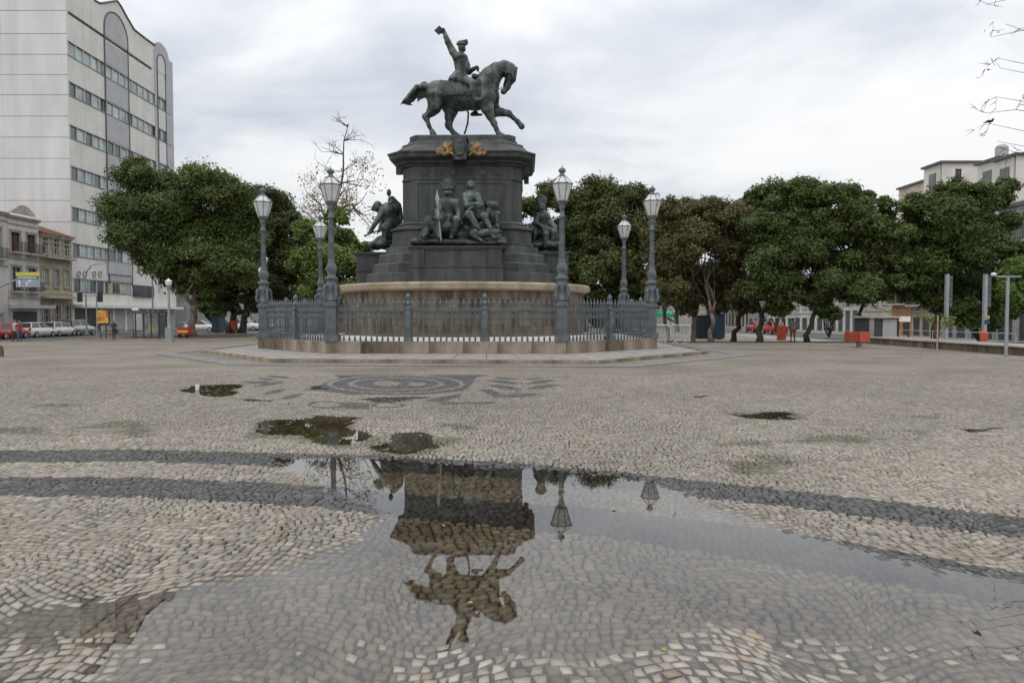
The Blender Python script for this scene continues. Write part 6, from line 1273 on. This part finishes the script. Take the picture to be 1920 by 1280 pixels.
v = G(1886, 672); zt_ = P(1886, 520, v.y).z; t = thing('t_post', 'plain grey steel post with a crossbar on top', 'post', v); b = MB(); b.lathe([(.10, 0), (.06, .02), (.055, zt_)], 10, (v.x, v.y)); b.build('pole', MM['galv'], t); b = MB(); b.span((v.x-.40, v.y-.06, zt_), (v.x+.44, v.y+.06, zt_+.06)); b.build('crossbar', MM['galv'], t)
v = G(1757, 656); t = thing('sapling', 'thin young tree with yellow-green leaves tied to a wooden stake', 'tree', v); b = MB(); b.bar((v.x, v.y, 0), (v.x, v.y, P(1757, 591, v.y).z), .03); b.build('stake', mat('stake_wood', (.45, .33, .2), .8, .2, 4), t); rng = np.random.default_rng(8); b = MB(); tp = []
for px, py in ((1742, 598), (1775, 604), (1785, 603), (1748, 600), (1768, 601), (1780, 608)):
    e = np.array(P(px, py, v.y)); b.tube(wig((v.x+.05, v.y+.04, .6), e, 3, .05, rng), [.02, .015, .012, .006], 5); tp.append(e)
b.tube([(v.x+.05, v.y+.04, 0), (v.x+.05, v.y+.04, 1.2)], .022, 5); b.build('stem', MM['bark'], t); sparse_leaves(tp, 160, .12, .07, [(.22, .24, .03), (.12, .17, .03)], t, 5)
t = thing('guard_rail', 'low grey pipe guard rail between sapling and totem', 'rail', (20.5, 35.3, .36)); b = MB(); b.bar((20.4, 37.6, .80), (21.3, 30.2, .80), .018); b.build('rail', MM['galv'], t)
for f in (0, .33, .66, 1): b = MB(); x, y = 20.4+.9*f, 37.6-7.4*f; b.bar((x, y, .35), (x, y, .80), .018); b.build('post', MM['galv'], t)
v = G(2, 668); b = MB(); b.lathe([(.16, v.z), (.15, v.z+.3), (.11, v.z+.42), (.02, v.z+.46)], 12, (v.x-.08, v.y)); b.top('bollard', MM['granite_dark'], 'short grey stone bollard on the open paving', 'bollard')

# --- cars: length along local x, front at +x
def car(label, loc_, rz, paint, kind_='hatch', L_=3.9, group='cars parked along the street'):
    t = thing('parked_car', label, 'car', loc_, rz, group); W = 1.68
    if kind_ == 'suv': prof = [(-1, .32, .62), (-1.0, .55, 1.0), (-.97, .78, 1.02), (-.62, 1.02, 1.04), (.42, 1.02, 1.04), (.9, .92, 1.02), (1, .72, .98), (1, .38, .8)]; roof = [(-.93, 1.04), (-.85, 1.62), (.12, 1.64), (.42, 1.04)]; H_ = 1.64
    elif kind_ == 'sedan': roof = [(-.66, .94), (-.40, 1.40), (.10, 1.42), (.48, .92)]
    else: roof = [(-.94, .94), (-.78, 1.42), (.05, 1.46), (.46, .93)]
    hl = L_/2; zbelt = roof[0][1]; b = MB(); b.smooth = False
    sec = []
    for x, zl, zh, w in ((-1, .42, .72, .80), (-.97, .28, .90, .96), (-.75, .22, zbelt, 1), (-.4, .2, zbelt, 1), (0, .2, zbelt, 1), (.42, .2, zbelt-.01, 1), (.75, .22, zbelt-.10, .98), (.93, .28, zbelt-.22, .93), (1, .38, zbelt-.36, .8)):
        y = W/2*w; sec.append([(x*hl, -y*.94, zl), (x*hl, -y, (zl+zh)/2), (x*hl, -y*.93, zh-.03), (x*hl, -y*.8, zh), (x*hl, y*.8, zh), (x*hl, y*.93, zh-.03), (x*hl, y, (zl+zh)/2), (x*hl, y*.94, zl)])
    b.rings(sec); b.smooth = True; b.build('body', MM[paint], t, True)
    k = .70; c = MB(); (x0, z0), (x1, z1), (x2, z2), (x3, z3) = roof; yb2, yt = W/2*.86, W/2*k; g = 0
    low = [(x0*hl, -yb2, z0-.02), (x3*hl, -yb2, z3-.02), (x3*hl, yb2, z3-.02), (x0*hl, yb2, z0-.02)]; top = [(x1*hl, -yt, z1), (x2*hl, -yt, z2), (x2*hl, yt, z2), (x1*hl, yt, z1)]
    c.rings([low, top]); cab = c.build('cabin', MM[paint], t, True)
    def lerp(a, d, f): return tuple(a[i]+(d[i]-a[i])*f for i in range(3))
    def pane(a, b_, c_, d, o, name):
        ctr = tuple((a[i]+b_[i]+c_[i]+d[i])/4 for i in range(3)); q = [lerp(p, ctr, .12) for p in (a, b_, c_, d)]; q = [tuple(p[i]+o[i] for i in range(3)) for p in q]
        m = MB(); m.add(q+[tuple(p[i]-o[i]*1.6 for i in range(3)) for p in q], [(0, 1, 2, 3), (0, 4, 5, 1), (1, 5, 6, 2), (2, 6, 7, 3), (3, 7, 4, 0)]); m.build(name, MM['carglass'], cab, True)
    for s in (0, 1):
        l0, l1, t0, t1 = (low[0], low[1], top[0], top[1]) if s == 0 else (low[3], low[2], top[3], top[2]); md, mt = lerp(l0, l1, .5), lerp(t0, t1, .55); o = (0, -.008 if s == 0 else .008, .003)
        pane(l0, md, mt, t0, o, 'side_window'); pane(md, l1, t1, mt, o, 'side_window')
    pane(low[1], low[2], top[2], top[1], (.008, 0, .006), 'windscreen'); pane(low[3], low[0], top[0], top[3], (-.008, 0, .006), 'rear_window')
    for sx_ in (-.62, .62):
        for sy in (-1, 1):
            y = sy*(W/2-.10); b = MB(); n = 16; b.rings([[(sx_*hl+.31*math.cos(2*PI*i/n)*k_, y+d, .31+.31*math.sin(2*PI*i/n)*k_) for i in range(n)] for k_, d in ((.9, -.11), (1, -.08), (1, .08), (.9, .11))]); w = b.build('wheel', MM['black'], t, True)
            b = MB(); b.rings([[(sx_*hl+.2*math.cos(2*PI*i/10), y+sy*d, .31+.2*math.sin(2*PI*i/10)) for i in range(10)] for d in (.10, .122)]); b.build('rim', MM['chrome'], w, True)
    for sy in (-1, 1):
        b = MB(); b.box((.955*hl, sy*.58, .66), (.16, .28, .14)); b.build('headlight', MM['lightlens'], t, True); b = MB(); b.box((-.975*hl, sy*.64, .78), (.12, .2, .26)); b.build('tail_light', MM['redlens'], t, True)
    b = MB(); b.box((-hl*.995, 0, .45), (.08, 1.4, .18)); b.build('bumper', MM['metal_dark'], t, True); b = MB(); b.box((hl*.985, 0, .42), (.1, 1.4, .18)); b.build('bumper', MM['metal_dark'], t, True)
    return t
zr = -.57; XC = -45.6
def cy(px): return -XC*F/(960-px)
for px, paint, kd, lb, sgn in ((14, 'red', 'hatch', 'red hatchback parked under the direction sign', 1), (68, 'white_paint', 'hatch', 'white hatchback parked between the red car and the small white car', 1), (110, 'white_paint', 'hatch', 'small white car with red tail lights before the yellow house', 1), (146, 'silver', 'suv', 'silver sport utility car before the office block shutters', 1)):
    car(lb, (XC, cy(px), zr), PI/2*sgn, paint, kd, 3.8 if kd != 'suv' else 4.2)
car('silver pickup-coloured car half hidden behind the sport utility car', (XC-.1, cy(128), zr), PI/2, 'silver', 'sedan', 3.6)
car('dark red car at the kerb beside the red hatchback', (XC+.2, cy(-30), zr), PI/2, 'red', 'hatch', 3.8)
car('white car half hidden by the pale trunk', (xs_at(378, 90), 90, -.555), 0.1, 'white_paint', 'hatch')
car('white van-like car under the dense dark tree', (xs_at(462, 96), 96, -.555), 0.0, 'white_paint', 'suv'); car('silver car beside the white van-like car behind the railing', (xs_at(488, 100), 100, -.555), 0.0, 'silver', 'sedan')
car('dark car in the shade behind the orange litter bin', (xs_at(424, 98), 98, -.555), 0.0, 'teal', 'sedan')
car('red car parked before the pale house with the long balcony', (xs_at(1418, 88), 88, -.57), PI/2, 'red', 'hatch'); car('faded red car parked before the white house with tall windows', (xs_at(1452, 80), 80, -.57), PI/2, 'red', 'sedan')

# --- people
def person(px, Y, hgt, label, shirt, trousers, pose=0, bag=None, rz=0):
    v = gp_(px, Y); t = thing('person', label, 'person', v, rz); s = hgt/1.75; k = lambda x, y, z: np.array([x, y, z])*s
    st = .16 if pose else .05; skin_c = (.28, .17, .11); hair_c = (.02, .016, .014)
    pr = [cap(k(0, 0, .95), k(0, 0, 1.18), .14*s, .13*s, 1), cap(k(0, 0, 1.18), k(0, 0, 1.38), .14*s, .165*s, 1), cap(k(-.15, 0, 1.42), k(.15, 0, 1.42), .075*s, .075*s, 1), cap(k(0, 0, 1.45), k(0, -.01, 1.55), .06*s, .055*s, 0), ell(k(0, -.015, 1.64), np.array([.085, .1, .115])*s, 0), cap(k(0, -.11, 1.63), k(0, -.125, 1.61), .016*s, .014*s, 0), ell(k(0, .015, 1.68), np.array([.09, .1, .09])*s, 3)]
    for sd_, fy in ((-1, st), (1, -st)):
        pr += [cap(k(sd_*.09, 0, .93), k(sd_*.10, -fy*.5, .5), .095*s, .065*s, 2), cap(k(sd_*.10, -fy*.5, .5), k(sd_*.10, -fy+(.08 if fy < 0 else 0), .09), .065*s, .045*s, 2), cap(k(sd_*.10, -fy+.03, .045), k(sd_*.11, -fy-.15, .035), .05*s, .035*s, 4)]
        a = [k(sd_*.2, 0, 1.40), k(sd_*.25, fy*.35, 1.13), k(sd_*.24, fy*.5-.1, .88)]; pr += [cap(a[0], a[1], .055*s, .045*s, 1), cap(a[1], a[2], .042*s, .032*s, 0)]
        for i in range(4): pr.append(cap(a[2]+k(0, (i-1.5)*.018, -.02), a[2]+k(0, (i-1.5)*.02-.02, -.11), .013*s, .010*s, 0))
        pr.append(cap(a[2]+k(0, -.03, -.02), a[2]+k(-sd_*.02, -.06, -.07), .014*s, .011*s, 0))
    link('body', organic('body', pr, .02*s, .035, MM['skin'], (0, 0, 0), 0, [skin_c, shirt, trousers, hair_c, (.03, .03, .03)]), t)
    if bag: b = MB(); b.box((.27*s, -.05, .75*s), (.12, .26, .34)); b.build('bag', MM[bag], t, True)
person(28, 54, 1.62, 'person in dark trousers and pale top walking away near the red hatchback', (.5, .46, .4), (.03, .03, .035), 1)
person(36, 53.4, 1.55, 'person in dusty red shirt and blue jeans beside another walker', (.28, .05, .05), (.06, .10, .2), 1, rz=.6)
person(213, 60, 1.55, 'person in dark purple clothes standing by the poster panel', (.06, .04, .05), (.05, .05, .055), 0, 'metal_dark', .8)
person(1487, 50, 1.68, 'worker in orange trousers and white top near the orange barrier', (.55, .54, .5), (.55, .10, .03), 1, rz=-.5)
person(1424, 60, 1.6, 'person in pale clothing beside the grey plastered house', (.4, .4, .42), (.06, .06, .07), 0)

# --- birds, litter
def bird(p, label, col, s=1.0, rz=0):
    pr = [ell((0, 0, .10*s), np.array([.06, .12, .06])*s, 0), ell((0, -.11*s, .18*s), np.array([.036, .045, .04])*s, 0), cap((0, -.09*s, .12*s), (0, -.11*s, .17*s), .045*s, .03*s, 0), cap((0, -.15*s, .175*s), (0, -.19*s, .165*s), .012*s, .004*s, 1), cap((0, .1*s, .09*s), (0, .24*s, .05*s), .04*s, .02*s, 0)]
    for sd_ in (-1, 1): pr += [cap((sd_*.025*s, 0, .05*s), (sd_*.025*s, -.01*s, .0), .010*s, .008*s, 1), cap((sd_*.025*s, 0, .004*s), (sd_*.03*s, -.05*s, .004*s), .008*s, .006*s, 1), ell((sd_*.05*s, .04*s, .11*s), np.array([.02, .12, .045])*s, 0)]
    t = thing('bird', label, 'bird', p, rz); link('body', organic('body', pr, .012*s, .02*s, MM['skin'], (0, 0, 0), 0, [col, (.1, .08, .05)], ), t)
bird(top_tip+Vector((0, 0, .01)), 'small dark bird perched at the top of the bare tree', (.02, .02, .022), 1.25, .5)
bird(Vector(TWIG), 'small dark bird perched among the overhanging twigs', (.03, .03, .035), .55, 1.2)
bird(loc(-6.6, -5.8, .50), 'pale pigeon standing inside the railing next to the kerb wall', (.5, .5, .52), 1.2, 2)
v = G(370, 731); b = MB(); b.lathe([(.035, v.z), (.045, v.z+.10), (.048, v.z+.11), (.04, v.z+.112)], 12, (v.x, v.y)); o = b.top('plastic_cup', MM['paper'], 'small white plastic cup standing in a puddle', 'cup')
lm = [mat('fallen_leaf_yellow', (.34, .27, .07), .7, .3, 12), mat('fallen_leaf_brown', (.14, .09, .05), .8, .3, 12)]
rng = np.random.default_rng(77)
spots = [(1195, 735), (1310, 742), (1480, 768), (1265, 963), (1425, 932), (1470, 965), (1150, 954), (640, 690), (90, 690), (225, 662), (830, 985), (1075, 905), (300, 1000), (1245, 1217), (520, 905), (1720, 690), (160, 720), (1100, 760), (880, 1130)]
for px, py in spots:
    v = G(px, py); z = max(float(H(np.array([v.x]), np.array([v.y]))[0]), WATER_Z)+.006; L_ = rng.uniform(.03, .05); w = L_*.38; b = MB(); n = 6
    top = [(L_*(i/n-.5), w*math.sin(PI*i/n)**.8, .012*math.sin(PI*i/n)) for i in range(n+1)]; bot = [(x, -y, zz*.4) for x, y, zz in top]; mid = [(x, 0, .002) for x, _, _ in top]
    for i in range(n): b.quad(mid[i], mid[i+1], top[i+1], top[i]); b.quad(bot[i], bot[i+1], mid[i+1], mid[i])
    o = link('fallen_leaf', b.mesh('fallen_leaf', lm[int(rng.integers(0, 2))]), None, (v.x, v.y, z), (0, 0, rng.uniform(0, 6.28))); tag(o, 'small fallen leaf lying on the wet cobbles', 'leaf', 'fallen leaves on the paving')
